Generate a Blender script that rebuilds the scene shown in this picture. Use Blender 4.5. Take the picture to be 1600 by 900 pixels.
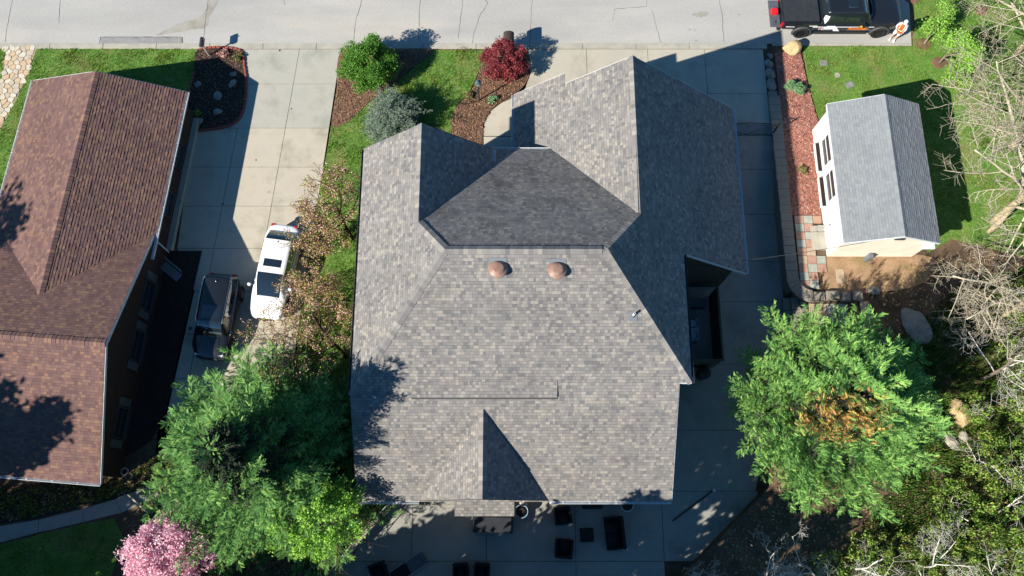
import bpy, bmesh, math, random
import numpy as np
from mathutils import Vector, Matrix, Quaternion
from mathutils.geometry import tessellate_polygon

for o in list(bpy.data.objects): bpy.data.objects.remove(o)
scn = bpy.context.scene
COL = scn.collection
random.seed(7); RNG = np.random.default_rng(7)
R = math.radians

# ------------------------------------------------------------------ camera, sky, sun, exposure
CAM_H = 40.0; TILT = R(16); FPX = 1244.0
cam_d = bpy.data.cameras.new('camera'); cam = bpy.data.objects.new('camera', cam_d); COL.objects.link(cam)
cam.location = (0, 0, CAM_H); cam.rotation_euler = (TILT, 0, 0)
cam_d.sensor_width = 36.0; cam_d.lens = FPX/1600*36.0; cam_d.clip_end = 2000; cam_d.clip_start = 0.5
scn.camera = cam
SUN_PER_M = Vector((1.28, 0.845, -1.0))          # shadow of a 1 m post reaches this far
SUN_EL = math.atan2(1.0, math.hypot(1.28, 0.845))
w = bpy.data.worlds.new('World'); scn.world = w; w.use_nodes = True
nt = w.node_tree; bg = nt.nodes['Background']
sky = nt.nodes.new('ShaderNodeTexSky'); sky.sky_type = 'NISHITA'; sky.sun_disc = False
sky.sun_elevation = SUN_EL; sky.sun_rotation = math.atan2(-1.28, -0.845)
sky.air_density = 0.85; sky.dust_density = 0.0; sky.ozone_density = 7.0
tint = nt.nodes.new('ShaderNodeMix'); tint.data_type = 'RGBA'; tint.blend_type = 'MULTIPLY'; tint.inputs[0].default_value = 1.0
tint.inputs[7].default_value = (0.64, 0.99, 1.0, 1)      # the photograph's cool white balance, over the whole sky
nt.links.new(sky.outputs[0], tint.inputs[6]); nt.links.new(tint.outputs[2], bg.inputs[0]); bg.inputs[1].default_value = 0.075
sl = bpy.data.lights.new('sun', 'SUN'); sl.energy = 5.0; sl.angle = R(0.5); sl.color = (1.0, 0.94, 0.85)
so = bpy.data.objects.new('sun', sl); COL.objects.link(so)
so.rotation_euler = SUN_PER_M.to_track_quat('-Z', 'Y').to_euler(); so.location = (-40, -27, 40)
scn.view_settings.view_transform = 'Standard'; scn.view_settings.look = 'None'
scn.view_settings.exposure = 0.85; scn.view_settings.gamma = 1.0
scn.view_settings.use_curve_mapping = False

# ------------------------------------------------------------------ helpers
def at(u, v, z=0.0):
    """survey a photo point at a known height into metres"""
    x = (u-800)/FPX; y = (450-v)/FPX
    d = (x, y*math.cos(TILT)+math.sin(TILT), y*math.sin(TILT)-math.cos(TILT))
    t = (z-CAM_H)/d[2]
    return Vector((d[0]*t, d[1]*t, z))
def ats(pts, z=0.0): return [tuple(at(u, v, z))[:2] for u, v in pts]
def lin(c): return tuple(((x/255)/12.92 if x/255 <= .04045 else ((x/255+.055)/1.055)**2.4) for x in c)

def M(name, c1, c2=None, scale=3.0, rough=0.85, ramp=None, bump=0.0, bscale=60.0, spec=0.3, metal=0.0, fine=0.0,
      fscale=40.0, detail=6.0, coat=0.0, trans=0.0, wear=None, wscale=1.2, stretch=None, tone=0.0, tscale=.6, wamt=.85):
    m = bpy.data.materials.new(name); m.use_nodes = True
    t = m.node_tree; N = t.nodes; L = t.links; b = N['Principled BSDF']
    b.inputs['Roughness'].default_value = rough; b.inputs['Metallic'].default_value = metal
    b.inputs['Specular IOR Level'].default_value = spec
    if coat: b.inputs['Coat Weight'].default_value = coat; b.inputs['Coat Roughness'].default_value = .05
    if trans: b.inputs['Transmission Weight'].default_value = trans
    g = N.new('ShaderNodeNewGeometry'); pos = g.outputs['Position']
    if stretch:
        mp = N.new('ShaderNodeMapping'); mp.inputs['Scale'].default_value = stretch
        L.new(pos, mp.inputs['Vector']); pos = mp.outputs[0]
    def noise(sc, det=detail, ro=.6):
        n = N.new('ShaderNodeTexNoise'); n.inputs['Scale'].default_value = sc; n.inputs['Detail'].default_value = det
        n.inputs['Roughness'].default_value = ro; L.new(pos, n.inputs['Vector']); return n
    def mix(kind, fac, a, bb):
        x = N.new('ShaderNodeMix'); x.data_type = 'RGBA'; x.blend_type = kind
        if hasattr(fac, 'links') or hasattr(fac, 'is_linked'): L.new(fac, x.inputs[0])
        else: x.inputs[0].default_value = fac
        for s, v in ((6, a), (7, bb)):
            if isinstance(v, tuple): x.inputs[s].default_value = (*v[:3], 1)
            else: L.new(v, x.inputs[s])
        return x.outputs[2]
    def rampn(src, lo, hi, va=0.0, vb=1.0):
        r = N.new('ShaderNodeMapRange'); r.inputs[1].default_value = lo; r.inputs[2].default_value = hi
        r.inputs[3].default_value = va; r.inputs[4].default_value = vb; L.new(src, r.inputs[0]); return r.outputs[0]
    if ramp:
        cr = N.new('ShaderNodeValToRGB'); cr.color_ramp.interpolation = 'CONSTANT'
        e = cr.color_ramp.elements; n = len(ramp)
        e[0].position = 0; e[0].color = (*ramp[0], 1); e[1].position = 1/n; e[1].color = (*ramp[1], 1)
        for i in range(2, n): x = e.new(i/n); x.color = (*ramp[i], 1)
        L.new(g.outputs['Random Per Island'], cr.inputs[0]); col = cr.outputs[0]
        if c2: col = mix('MIX', rampn(noise(scale).outputs[0], .4, .65), col, c2)
    elif c2:
        col = mix('MIX', rampn(noise(scale).outputs[0], .38, .62), tuple(c1), tuple(c2))
    else: col = None
    wlo = .5
    if wear:
        src = col if col is not None else tuple(c1)
        col = mix('MIX', rampn(noise(wscale, 8, .65).outputs[0], wlo, .68, 0, wamt), src, tuple(wear))
    if tone:
        f = rampn(noise(tscale, 5, .6).outputs[0], .3, .7, 1-tone, 1+tone)
        cc = N.new('ShaderNodeCombineColor'); [L.new(f, cc.inputs[i]) for i in range(3)]
        col = mix('MULTIPLY', 1.0, col if col is not None else tuple(c1), cc.outputs[0])
    if fine:
        f = rampn(noise(fscale, 3, .7).outputs[0], .3, .7, 1-fine, 1+fine)
        cc = N.new('ShaderNodeCombineColor'); [L.new(f, cc.inputs[i]) for i in range(3)]
        col = mix('MULTIPLY', 1.0, col if col is not None else tuple(c1), cc.outputs[0])
    if col is None: b.inputs['Base Color'].default_value = (*c1[:3], 1)
    else: L.new(col, b.inputs['Base Color'])
    if bump:
        bp = N.new('ShaderNodeBump'); bp.inputs['Strength'].default_value = bump; bp.inputs['Distance'].default_value = .02
        L.new(noise(bscale, 5, .7).outputs[0], bp.inputs['Height']); L.new(bp.outputs[0], b.inputs['Normal'])
    return m
def leafmat(name, cols, rough=.6, tl=.25):
    m = M(name, cols[0], ramp=cols, rough=rough, spec=.12)
    t = m.node_tree; b = t.nodes['Principled BSDF']; out = t.nodes['Material Output']
    tr = t.nodes.new('ShaderNodeBsdfTranslucent'); mx = t.nodes.new('ShaderNodeMixShader'); mx.inputs[0].default_value = tl
    t.links.new(b.inputs['Base Color'].links[0].from_socket, tr.inputs[0])
    t.links.new(b.outputs[0], mx.inputs[1]); t.links.new(tr.outputs[0], mx.inputs[2]); t.links.new(mx.outputs[0], out.inputs[0])
    return m

def tag(o, label=None, cat=None, group=None, kind=None):
    if label: o['label'] = label
    if cat: o['category'] = cat
    if group: o['group'] = group
    if kind: o['kind'] = kind
    return o
def empty(name, loc=(0, 0, 0), rz=0.0, label=None, cat=None, group=None):
    o = bpy.data.objects.new(name, None); COL.objects.link(o); o.location = loc; o.rotation_euler = (0, 0, rz)
    o.empty_display_size = .2
    return tag(o, label, cat, group)
def link(name, me, mat, parent=None, loc=None, smooth=False):
    o = bpy.data.objects.new(name, me); COL.objects.link(o)
    if mat and not me.materials: me.materials.append(mat)
    if parent: o.parent = parent
    if loc is not None: o.location = loc
    if smooth: me.polygons.foreach_set('use_smooth', [True]*len(me.polygons))
    return o
def mesh_np(name, V, F):
    me = bpy.data.meshes.new(name); V = np.asarray(V, np.float32); F = np.asarray(F, np.int32)
    k = F.shape[1]; me.vertices.add(len(V)); me.vertices.foreach_set('co', V.ravel())
    me.loops.add(F.size); me.loops.foreach_set('vertex_index', F.ravel())
    me.polygons.add(len(F)); me.polygons.foreach_set('loop_start', np.arange(0, F.size, k, dtype=np.int32))
    me.polygons.foreach_set('loop_total', np.full(len(F), k, np.int32))
    me.update(calc_edges=True); return me
class MB:
    """collects shapes that belong to ONE part"""
    def __init__(s, off=(0, 0, 0)): s.v = []; s.f = []; s.off = Vector(off)
    def add(s, vs, fs):
        n = len(s.v); s.v += [tuple(Vector(v)-s.off) for v in vs]; s.f += [tuple(i+n for i in f) for f in fs]; return s
    def box(s, a, b, rot=None, c=None, bevel=0.0):
        x0, y0, z0 = a; x1, y1, z1 = b
        if bevel:
            bm = bmesh.new(); bmesh.ops.create_cube(bm, size=1)
            for v in bm.verts: v.co = Vector((x0+(v.co.x+.5)*(x1-x0), y0+(v.co.y+.5)*(y1-y0), z0+(v.co.z+.5)*(z1-z0)))
            bmesh.ops.bevel(bm, geom=bm.edges[:], offset=bevel, segments=2, affect='EDGES')
            bm.verts.index_update(); vs = [v.co.copy() for v in bm.verts]; fs = [[v.index for v in f.verts] for f in bm.faces]; bm.free()
        else:
            vs = [(x, y, z) for z in (z0, z1) for y in (y0, y1) for x in (x0, x1)]
            fs = [(0, 2, 3, 1), (4, 5, 7, 6), (0, 1, 5, 4), (2, 6, 7, 3), (0, 4, 6, 2), (1, 3, 7, 5)]
        if rot is not None:
            c = Vector(c) if c is not None else (Vector(a)+Vector(b))/2
            vs = [c + rot @ (Vector(v)-c) for v in vs]
        return s.add(vs, fs)
    def tube(s, pts, rad, n=6, cap=True):
        pts = [Vector(p) for p in pts]; rads = rad if isinstance(rad, (list, tuple)) else [rad]*len(pts)
        vs = []; up = Vector((0, 0, 1))
        for i, p in enumerate(pts):
            d = (pts[min(i+1, len(pts)-1)]-pts[max(i-1, 0)])
            d = d.normalized() if d.length > 1e-9 else up
            a = d.cross(up) if abs(d.z) < .95 else d.cross(Vector((1, 0, 0)))
            a.normalize(); b = d.cross(a)
            vs += [p + (a*math.cos(2*math.pi*k/n)+b*math.sin(2*math.pi*k/n))*rads[i] for k in range(n)]
        fs = [(i*n+k, i*n+(k+1) % n, (i+1)*n+(k+1) % n, (i+1)*n+k) for i in range(len(pts)-1) for k in range(n)]
        if cap: fs += [tuple(range(n))[::-1], tuple((len(pts)-1)*n+k for k in range(n))]
        return s.add(vs, fs)
    def lathe(s, prof, c=(0, 0, 0), n=16, axis=None, closed=False):
        vs = []; c = Vector(c)
        for r, z in prof:
            for k in range(n):
                p = Vector((r*math.cos(2*math.pi*k/n), r*math.sin(2*math.pi*k/n), z))
                if axis is not None: p = axis @ p
                vs.append(c+p)
        m = len(prof); fs = [(i*n+k, i*n+(k+1) % n, (i+1)*n+(k+1) % n, (i+1)*n+k) for i in range(m-1) for k in range(n)]
        if closed: fs += [((m-1)*n+k, (m-1)*n+(k+1) % n, (k+1) % n, k) for k in range(n)]
        else: fs += [tuple(range(n))[::-1], tuple((m-1)*n+k for k in range(n))]
        return s.add(vs, fs)
    def prism(s, poly, z0, z1):
        """plan polygon extruded; z0/z1 numbers or functions of (x, y)"""
        f0 = z0 if callable(z0) else (lambda x, y: z0); f1 = z1 if callable(z1) else (lambda x, y: z1)
        n = len(poly); area = sum(poly[i][0]*poly[(i+1) % n][1]-poly[(i+1) % n][0]*poly[i][1] for i in range(n))
        if area < 0: poly = poly[::-1]
        vs = [(x, y, f0(x, y)) for x, y in poly]+[(x, y, f1(x, y)) for x, y in poly]
        tri = tessellate_polygon([[Vector((x, y, 0)) for x, y in poly]])
        fs = []
        for a, b, c in tri:
            pa, pb, pc = (Vector((*poly[i], 0)) for i in (a, b, c))
            if (pb-pa).cross(pc-pa).z < 0: a, b, c = a, c, b
            fs += [(a+n, b+n, c+n), (c, b, a)]
        fs += [(i, (i+1) % n, n+(i+1) % n, n+i) for i in range(n)]
        return s.add(vs, fs)
    def me(s, name='part'):
        m = bpy.data.meshes.new(name); m.from_pydata(s.v, [], s.f); m.update(); return m
    def build(s, name, mat, parent=None, smooth=False, loc=None):
        return link(name, s.me(name), mat, parent, loc, smooth)
def inside(poly, X, Y):
    c = np.zeros(len(X), bool); n = len(poly)
    for i in range(n):
        x0, y0 = poly[i]; x1, y1 = poly[(i+1) % n]
        m = ((y0 > Y) != (y1 > Y)) & (X < (x1-x0)*(Y-y0)/((y1-y0) or 1e-9)+x0); c ^= m
    return c
def pts_in(poly, n, holes=()):
    P = np.array(poly); lo = P.min(0); hi = P.max(0); out = []; got = 0
    while got < n:
        q = lo+(hi-lo)*RNG.random((n*2, 2)); k = inside(poly, q[:, 0], q[:, 1])
        for h in holes: k &= ~inside(h, q[:, 0], q[:, 1])
        q = q[k]; out.append(q); got += len(q)
        if len(q) == 0: break
    return np.concatenate(out)[:n]
def area(poly): return abs(sum(poly[i][0]*poly[(i+1) % len(poly)][1]-poly[(i+1) % len(poly)][0]*poly[i][1] for i in range(len(poly))))/2
def scatter(tv, tf, T, X, Y, Z, S):
    """copies of template (tv, tf): T positions (n,3); X,Y,Z axes (n,3); S scale (n,)"""
    tv = np.asarray(tv, np.float32); tf = np.asarray(tf, np.int32); n = len(T)
    V = (tv[None, :, 0, None]*X[:, None, :]+tv[None, :, 1, None]*Y[:, None, :]+tv[None, :, 2, None]*Z[:, None, :])*S[:, None, None]+T[:, None, :]
    F = tf[None]+(np.arange(n)*len(tv))[:, None, None]
    return V.reshape(-1, 3), F.reshape(-1, tf.shape[1])
def nrm(a): return a/np.maximum(np.linalg.norm(a, axis=-1, keepdims=True), 1e-9)
def frames(D, roll=None):
    """forward axis D -> X, sideways Y, up Z"""
    X = nrm(D); up = np.tile([0, 0, 1.0], (len(D), 1)); Y = np.cross(up, X); bad = np.linalg.norm(Y, axis=1) < .05
    Y[bad] = [0, 1, 0]; Y = nrm(Y); Z = np.cross(X, Y)
    if roll is not None:
        c = np.cos(roll)[:, None]; s = np.sin(roll)[:, None]; Y, Z = Y*c+Z*s, Z*c-Y*s
    return X, Y, Z
def unit(n, up=0.0):
    d = RNG.normal(size=(n, 3)); d[:, 2] += up; return nrm(d)
def smooth_poly(pts, k=4):
    """closed Catmull-Rom through plan points"""
    n = len(pts); out = []
    for i in range(n):
        p0, p1, p2, p3 = (np.array(pts[(i+j) % n], float) for j in (-1, 0, 1, 2))
        for t in np.linspace(0, 1, k, endpoint=False):
            out.append(tuple(.5*((2*p1)+(-p0+p2)*t+(2*p0-5*p1+4*p2-p3)*t*t+(-p0+3*p1-3*p2+p3)*t**3)))
    return out
# ------------------------------------------------------------------ materials of the setting
m_asph = M('street_asphalt', tone=.05, tscale=.3, c1=lin((172, 170, 164)), c2=lin((160, 158, 153)), scale=.35, rough=.92, bump=.25, bscale=90, fine=.13, fscale=25, wear=lin((182, 176, 165)), wscale=.25, stretch=(.25, 1, 1))
m_crack = M('crack_fill', lin((70, 69, 66)), rough=.95)
m_patch = M('asphalt_patch', lin((130, 130, 128)), lin((146, 146, 142)), 2, .95, bump=.3, fine=.25, fscale=30)
m_stain = M('damp_asphalt', lin((142, 138, 126)), lin((160, 156, 146)), 1.5, .9, fine=.1)
m_conc = M('driveway_concrete', lin((176, 168, 151)), lin((186, 177, 159)), .5, .9, bump=.12, bscale=80, fine=.06, fscale=18, wear=lin((146, 141, 124)), wscale=.5)
m_conc2 = M('driveway_concrete_grey', lin((164, 162, 150)), lin((173, 170, 157)), .5, .9, bump=.12, bscale=80, fine=.06, fscale=18, wear=lin((140, 141, 129)), wscale=.5)
m_apron = M('apron_concrete', lin((182, 174, 157)), lin((170, 166, 151)), .4, .9, bump=.12, bscale=80, fine=.06, fscale=18, wear=lin((152, 148, 132)), wscale=.6)
m_patio = M('patio_concrete', lin((146, 146, 138)), lin((162, 158, 148)), .5, .85, bump=.15, bscale=80, fine=.1, fscale=18, wear=lin((126, 127, 122)), wscale=.5)
m_joint = M('joint_soil', lin((62, 58, 52)), lin((84, 76, 64)), 4, .95)
m_kerb = M('kerb_concrete', lin((172, 167, 152)), lin((157, 153, 142)), 1.5, .9, bump=.15, fine=.1)
m_earth = M('bare_earth', lin((104, 84, 66)), lin((78, 66, 50)), 1.2, .95, bump=.6, bscale=18, fine=.3, fscale=14, wear=lin((128, 104, 80)), wscale=.8)
m_turf = M('lawn_soil', lin((84, 120, 50)), lin((104, 134, 60)), 1.1, .95, bump=.6, bscale=30, fine=.3, fscale=16, wear=lin((120, 116, 72)), wscale=.55)
m_darksoil = M('dark_mulch', lin((58, 46, 40)), lin((44, 36, 33)), 2.5, .95, bump=.8, bscale=25, fine=.35, fscale=22)
m_mulch = M('brown_mulch', lin((126, 96, 76)), lin((102, 78, 62)), 2.0, .95, bump=.8, bscale=25, fine=.35, fscale=22)
m_redmulch = M('red_mulch', lin((164, 112, 96)), lin((144, 98, 84)), 1.6, .95, bump=.8, bscale=25, fine=.35, fscale=22)
m_grass = leafmat('grass_blades', [lin(c) for c in ((100, 148, 50), (116, 162, 58), (134, 172, 66), (82, 132, 44), (148, 178, 78), (106, 154, 52), (124, 166, 62), (168, 176, 98))], .6, .3)
m_drygrass = leafmat('dry_grass_blades', [lin(c) for c in ((150, 140, 88), (128, 132, 70), (168, 150, 104), (110, 126, 58))], .7, .3)
m_brick = M('edging_brick', None or (0, 0, 0), ramp=[lin(c) for c in ((172, 92, 76), (188, 108, 90), (150, 80, 68), (160, 98, 86))], rough=.9, bump=.3, fine=.15)
m_block = M('wall_block', (0, 0, 0), ramp=[lin(c) for c in ((150, 141, 126), (162, 152, 136), (138, 131, 119), (156, 144, 124))], rough=.92, bump=.5, bscale=30, fine=.18, fscale=20)
m_stone = M('field_stone', lin((186, 164, 122)), lin((158, 136, 100)), 3, .9, bump=.7, bscale=12, fine=.2)
m_greystone = M('grey_stone', lin((140, 140, 132)), lin((118, 120, 114)), 3, .9, bump=.6, bscale=14, fine=.2)
m_palestone = M('pale_limestone', lin((176, 166, 146)), lin((146, 140, 126)), 2.5, .9, bump=.6, bscale=14, fine=.2)
FLAG = [M('flagstone_%d' % i, lin(c), lin(d), 4, .9, bump=.5, bscale=20, fine=.15) for i, (c, d) in enumerate((((206, 194, 170), (192, 178, 154)), ((198, 174, 142), (184, 162, 132)), ((206, 200, 184), (192, 184, 166)), ((188, 178, 160), (174, 162, 142))))]
m_chip = M('mulch_chips', (0, 0, 0), ramp=[lin(c) for c in ((136, 104, 82), (100, 74, 58), (158, 124, 98), (84, 64, 52), (120, 92, 74))], rough=.95)
m_redchip = M('red_mulch_chips', (0, 0, 0), ramp=[lin(c) for c in ((172, 114, 98), (144, 94, 82), (186, 130, 112), (122, 80, 70), (160, 106, 90), (190, 156, 136))], rough=.95)
m_litter = M('leaf_litter', (0, 0, 0), ramp=[lin(c) for c in ((136, 108, 80), (112, 86, 62), (160, 132, 100), (90, 72, 54), (176, 150, 116), (84, 92, 50))], rough=.95)

# ------------------------------------------------------------------ ground sheet with the sunken yard cut out
LOW = -0.8
HOLE = [(-5.2, 1.3), (7.0, 1.3), (7.0, 11.8), (10.8, 11.8), (10.8, 20.9), (14.6, 20.9), (14.6, 11.1), (15.35, 11.1), (15.35, 7.6), (14.3, 7.6),
        (12.6, 1.4), (8.0, -2.8), (6.8, -9.0), (-13.0, -9.0), (-7.6, -1.4)]
S_ = 400.0
outer = [Vector((-S_, -S_, 0)), Vector((S_, -S_, 0)), Vector((S_, S_, 0)), Vector((-S_, S_, 0))]
hole = [Vector((x, y, 0)) for x, y in HOLE][::-1]
allv = outer+hole
g = MB(); tris = tessellate_polygon([outer, hole])
fs = []
for a, b, c in tris:
    if (allv[b]-allv[a]).cross(allv[c]-allv[a]).z < 0: b, c = c, b
    fs.append((a, b, c))
g.add([(v.x, v.y, -.03) for v in allv], fs)
n = len(HOLE); g.add([(x, y, -.03) for x, y in HOLE]+[(x, y, LOW-.1) for x, y in HOLE], [(i, (i+1) % n, n+(i+1) % n, n+i) for i in range(n)])
g.add([(x, y, LOW-.06) for x, y in HOLE], [tuple(t) for t in tessellate_polygon([[Vector((x, y, 0)) for x, y in HOLE]])])
tag(g.build('ground', m_earth), kind='structure')

# ------------------------------------------------------------------ street, kerb, cracks
ST_Y = 26.05; ST_END = 22.9
tag(MB().prism([(-120, ST_Y), (ST_END, ST_Y), (ST_END+.35, 30), (ST_END+.7, 60), (-120, 60)], -.2, 0.0).build('street', m_asph), kind='structure')
street = bpy.data.objects['street']
def strip(pts, wd, z, jitter=.0):
    P = [Vector((p[0], p[1], 0)) for p in pts]; Q = []
    for i in range(len(P)-1):
        k = max(1, int((P[i+1]-P[i]).length/.25))
        for j in range(k): Q.append(P[i].lerp(P[i+1], j/k)+Vector((random.uniform(-jitter, jitter), random.uniform(-jitter, jitter), 0)))
    Q.append(P[-1]); vs = []; fs = []
    for i, q in enumerate(Q):
        d = (Q[min(i+1, len(Q)-1)]-Q[max(0, i-1)]).normalized(); nn = Vector((-d.y, d.x, 0))*wd*random.uniform(.5, 1.2)
        vs += [(q.x+nn.x, q.y+nn.y, z), (q.x-nn.x, q.y-nn.y, z)]
    for i in range(len(Q)-1): fs.append((2*i, 2*i+1, 2*i+3, 2*i+2))
    return MB().add(vs, fs)
for c in ([(20, -30), (20, 0), (13, 30), (8, 66)], [(95, -20), (92, 35)], [(327, -30), (325, 0), (322, 25), (318, 66)], [(566, -30), (565, 0), (561, 17), (555, 35), (553, 66)],
          [(658, -20), (655, 25), (654, 66)], [(757, -30), (758, 0), (762, 5), (748, 28), (740, 55), (738, 67)], [(833, -30), (832, 0), (830, 10), (829, 45), (828, 67)],
          [(1012, -20), (1010, 10), (960, 14), (957, 32)], [(1018, 15), (1026, 45), (1033, 67)], [(724, -20), (722, 10), (716, 60)], [(440, -20), (445, 8)], [(1120, -20), (1128, 20), (1131, 66)]):
    strip(ats(c), .011, .004, .025).build('crack', m_crack, street)
sp = ats([(158, 58.5), (284, 58.5), (284, 67.6), (158, 67.6)]); MB().prism(sp, -.02, .006).build('asphalt_patch', m_patch, street)
for c in ([(156, 67.5), (157, 58), (285, 58), (285, 67)],): strip(ats(c), .02, .009, .01).build('crack', m_crack, street)
def blob(poly, z, mat, name, parent, amp=.12, k=7):
    sm = smooth_poly(poly, k); sm = [(x+random.uniform(-amp, amp), y+random.uniform(-amp, amp)) for x, y in sm]
    return MB().prism(sm, -.01, z).build(name, mat, parent)
blob(ats([(244, 55), (262, 46), (285, 35), (310, 28), (322, 14), (330, -6), (341, -2), (336, 12), (327, 26), (322, 42), (300, 46), (275, 51)]), .004, m_stain, 'damp_stain', street, .04, 6)
blob(ats([(1082, 22), (1096, 18), (1107, 20), (1100, 26), (1090, 27)]), .004, m_stain, 'oil_stain', street, .05)
for u, v in ((1078, 46), (1086, 47), (1131, 22), (1155, 23), (1088, 63), (1250, 62.5), (1263, 61)):
    blob([(at(u, v).x+.07*math.cos(a), at(u, v).y+.05*math.sin(a)) for a in (0, 1.2, 2.5, 3.8, 5)], .005, m_kerb if u > 1200 else m_stain, 'spot', street, .02, 3)
kerb = tag(empty('kerb'), kind='structure')
x = -60.0
while x < 14.6:
    x2 = min(x+3.05, 14.6); MB().box((x+.008, 25.70, -.2), (x2-.008, ST_Y-.005, .028 if not -18.2 < x < -10 else .018), bevel=.012).build('kerb_stone', m_kerb, kerb); x = x2
x = 14.9
while x < 22.8:
    x2 = min(x+2.6, 22.9); MB().box((x+.008, 25.90, -.2), (x2-.008, ST_Y-.005, .026), bevel=.012).build('kerb_stone', m_kerb, kerb); x = x2

# ------------------------------------------------------------------ driveways, walks, patio: slabs with recessed joints
def inset(poly, d):
    n = len(poly); a = sum(poly[i][0]*poly[(i+1) % n][1]-poly[(i+1) % n][0]*poly[i][1] for i in range(n))
    if a < 0: poly = poly[::-1]
    out = []
    for i in range(n):
        p0, p1, p2 = (Vector(poly[j % n]) for j in (i-1, i, i+1)); e1 = (p1-p0).normalized(); e2 = (p2-p1).normalized()
        n1 = Vector((-e1.y, e1.x)); n2 = Vector((-e2.y, e2.x)); b = (n1+n2); b = b.normalized() if b.length > 1e-6 else n1
        out.append(tuple(p1+b*(d/max(.4, b.dot(n1)))))
    return out
def slab(poly, parent, mat, z=.0, th=.1, gap=.012):
    q = inset(poly, gap); zf = z if callable(z) else (lambda x, y: z); dz = random.uniform(-.003, .003)
    return MB().prism(q, lambda x, y: zf(x, y)-th, lambda x, y: zf(x, y)+dz).build('slab', mat, parent)
dw = tag(empty('driveway'), kind='structure')
MB().prism([(-17.9, 20.9), (-16.6, 25.7), (-9.7, 25.7), (-11.3, 4), (-17.6, 3)], -.05, -.03).build('joint_bed', m_joint, dw)
L1 = lambda y: -12.15-.0845*(25.67-y)
L0 = lambda y: -14.83-.0800*(25.67-y)
Rr = lambda y: -9.77-.075*(25.67-y)
LL = lambda y: (-17.62-.02*(20.7-y)) if y > 13.6 else (-16.35-.105*(13.6-y))
rows = [25.68, 23.45, 20.7, 18.35, 16.06, 13.66, 11.3, 9.0, 6.7, 4.6]
for i in range(9):
    a, b = rows[i], rows[i+1]
    mt = m_conc2 if i < 2 else m_conc
    slab([(L1(a), a), (Rr(a), a), (Rr(b), b), (L1(b), b)], dw, mt)
    if i == 0: slab([(-16.3, a), (L1(a), a), (L1(b), b), (-16.3, b)], dw, mt)
    elif i == 1: slab([(-16.6, a), (L1(a), a), (L1(b), b), (-16.6, b)], dw, mt)
    else: slab([(L0(a), a), (L1(a), a), (L1(b), b), (L0(b), b)], dw, mt)
    if 2 <= i < 5: slab([(LL(a), a), (L0(a), a), (L0(b), b), (LL(b), b)], dw, mt)
    elif i >= 5: slab([(LL(a-.01), a), (L0(a), a), (L0(b), b), (LL(b), b)], dw, mt)
for u, v, r_ in ((348, 319, .07), (336, 121, .05), (437, 79, .07), (420, 300, .10), (400, 250, .05), (455, 170, .06), (360, 360, .09)):
    c = at(u, v); MB().prism([(c.x+r_*math.cos(a)*random.uniform(.6, 1.2), c.y+r_*math.sin(a)*random.uniform(.6, 1.2)) for a in np.linspace(0, 5.6, 9)], -.01, .0065).build('oil_spot', m_joint if r_ < .08 else m_stain, dw)
# apron in front of the garage and the side strip that ramps down behind it
ap = tag(empty('garage_apron'), kind='structure')
MB().prism([(0.0, 20.2), (.75, 25.7), (14.4, 25.9), (14.4, 20.95), (10.75, 20.95), (10.75, 20.2)], -.05, -.03).build('joint_bed', m_joint, ap)
X = [4.25, 7.75, 11.0, 14.36]
slab(smooth_poly([(.72, 25.68), (2.4, 25.68)], 1)+[(4.25, 25.68), (4.25, 20.0), (.2, 20.0), (.3, 22.6), (.75, 23.2), (1.05, 24.2), (.85, 25.0)], ap, m_apron)
for i in range(3):
    slab([(X[i], 25.68), (X[i+1], 25.68), (X[i+1], 22.85), (X[i], 22.85)], ap, m_apron)
    slab([(X[i], 22.85), (X[i+1], 22.85), (X[i+1], 20.0 if i < 2 else 20.9), (X[i], 20.0 if i < 2 else 20.9)], ap, m_apron)
side = tag(empty('side_drive'), kind='structure')
rampz = lambda x, y: max(LOW, min(0.0, (y-20.9)*.16))
for a, b in ((20.9, 18.4), (18.4, 15.9), (15.9, 13.2)): slab([(10.6, a), (14.42, a), (14.42, b), (10.6, b)], side, m_patio, rampz)
for a, b in ((13.2, 10.95), (10.95, 7.6), (7.6, 4.2), (4.2, 1.2)):
    xr = 14.42 if a > 11 else (13.85 if a > 7.7 else (14.0 if a > 4.3 else 13.0)); slab([(6.9, a), (xr, a), (xr-(.9 if b < 4.3 else 0), b), (6.9, b)], side, m_patio, LOW)
patio = tag(empty('patio'), kind='structure')
for (x0, x1) in ((-8.6, -4.9), (-4.9, -1.25), (-1.25, 3.1), (3.1, 7.4), (7.4, 12.2)):
    slab([(x0, 1.2), (x1, 1.2), (x1, -2.1), (x0, -2.1)] if x0 > -8 else [(-6.0, 1.2), (x1, 1.2), (x1, -2.1), (-7.9, -2.1)], patio, m_patio, LOW)
    if x0 < 7: slab([(x0, -2.1), (x1, -2.1), (x1, -6.5), (x0, -6.5)], patio, m_patio, LOW)
walk = tag(empty('front_walk'), kind='structure')
wp = ats([(753, 240), (754, 205), (758, 188), (768, 172), (783, 161), (800, 153), (812, 148), (822, 140)])
slab(wp+[(.9, 22.4), (.9, 20.4), (-.2, 20.4), (-.2, 20.0), (wp[0][0], 20.0)][:1]+[(.28, 22.3), (.28, 20.2), (wp[1][0], 20.2)], walk, m_apron, .004)
slab([(wp[1][0]+.02, 20.18), (1.6, 20.18), (1.6, 16.2), (wp[0][0], 16.2)], walk, m_apron, .004)
# garden path in the lower left
gp = tag(empty('garden_path'), kind='structure')
top = ats([(-60, 830), (0, 822), (60, 812), (130, 795), (180, 780), (235, 752)]); bot = ats([(-60, 862), (0, 848), (60, 832), (130, 816), (190, 801), (250, 775)])
for i in range(5): slab([top[i], top[i+1], bot[i+1], bot[i]], gp, m_patio, .01, gap=.008)

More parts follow.
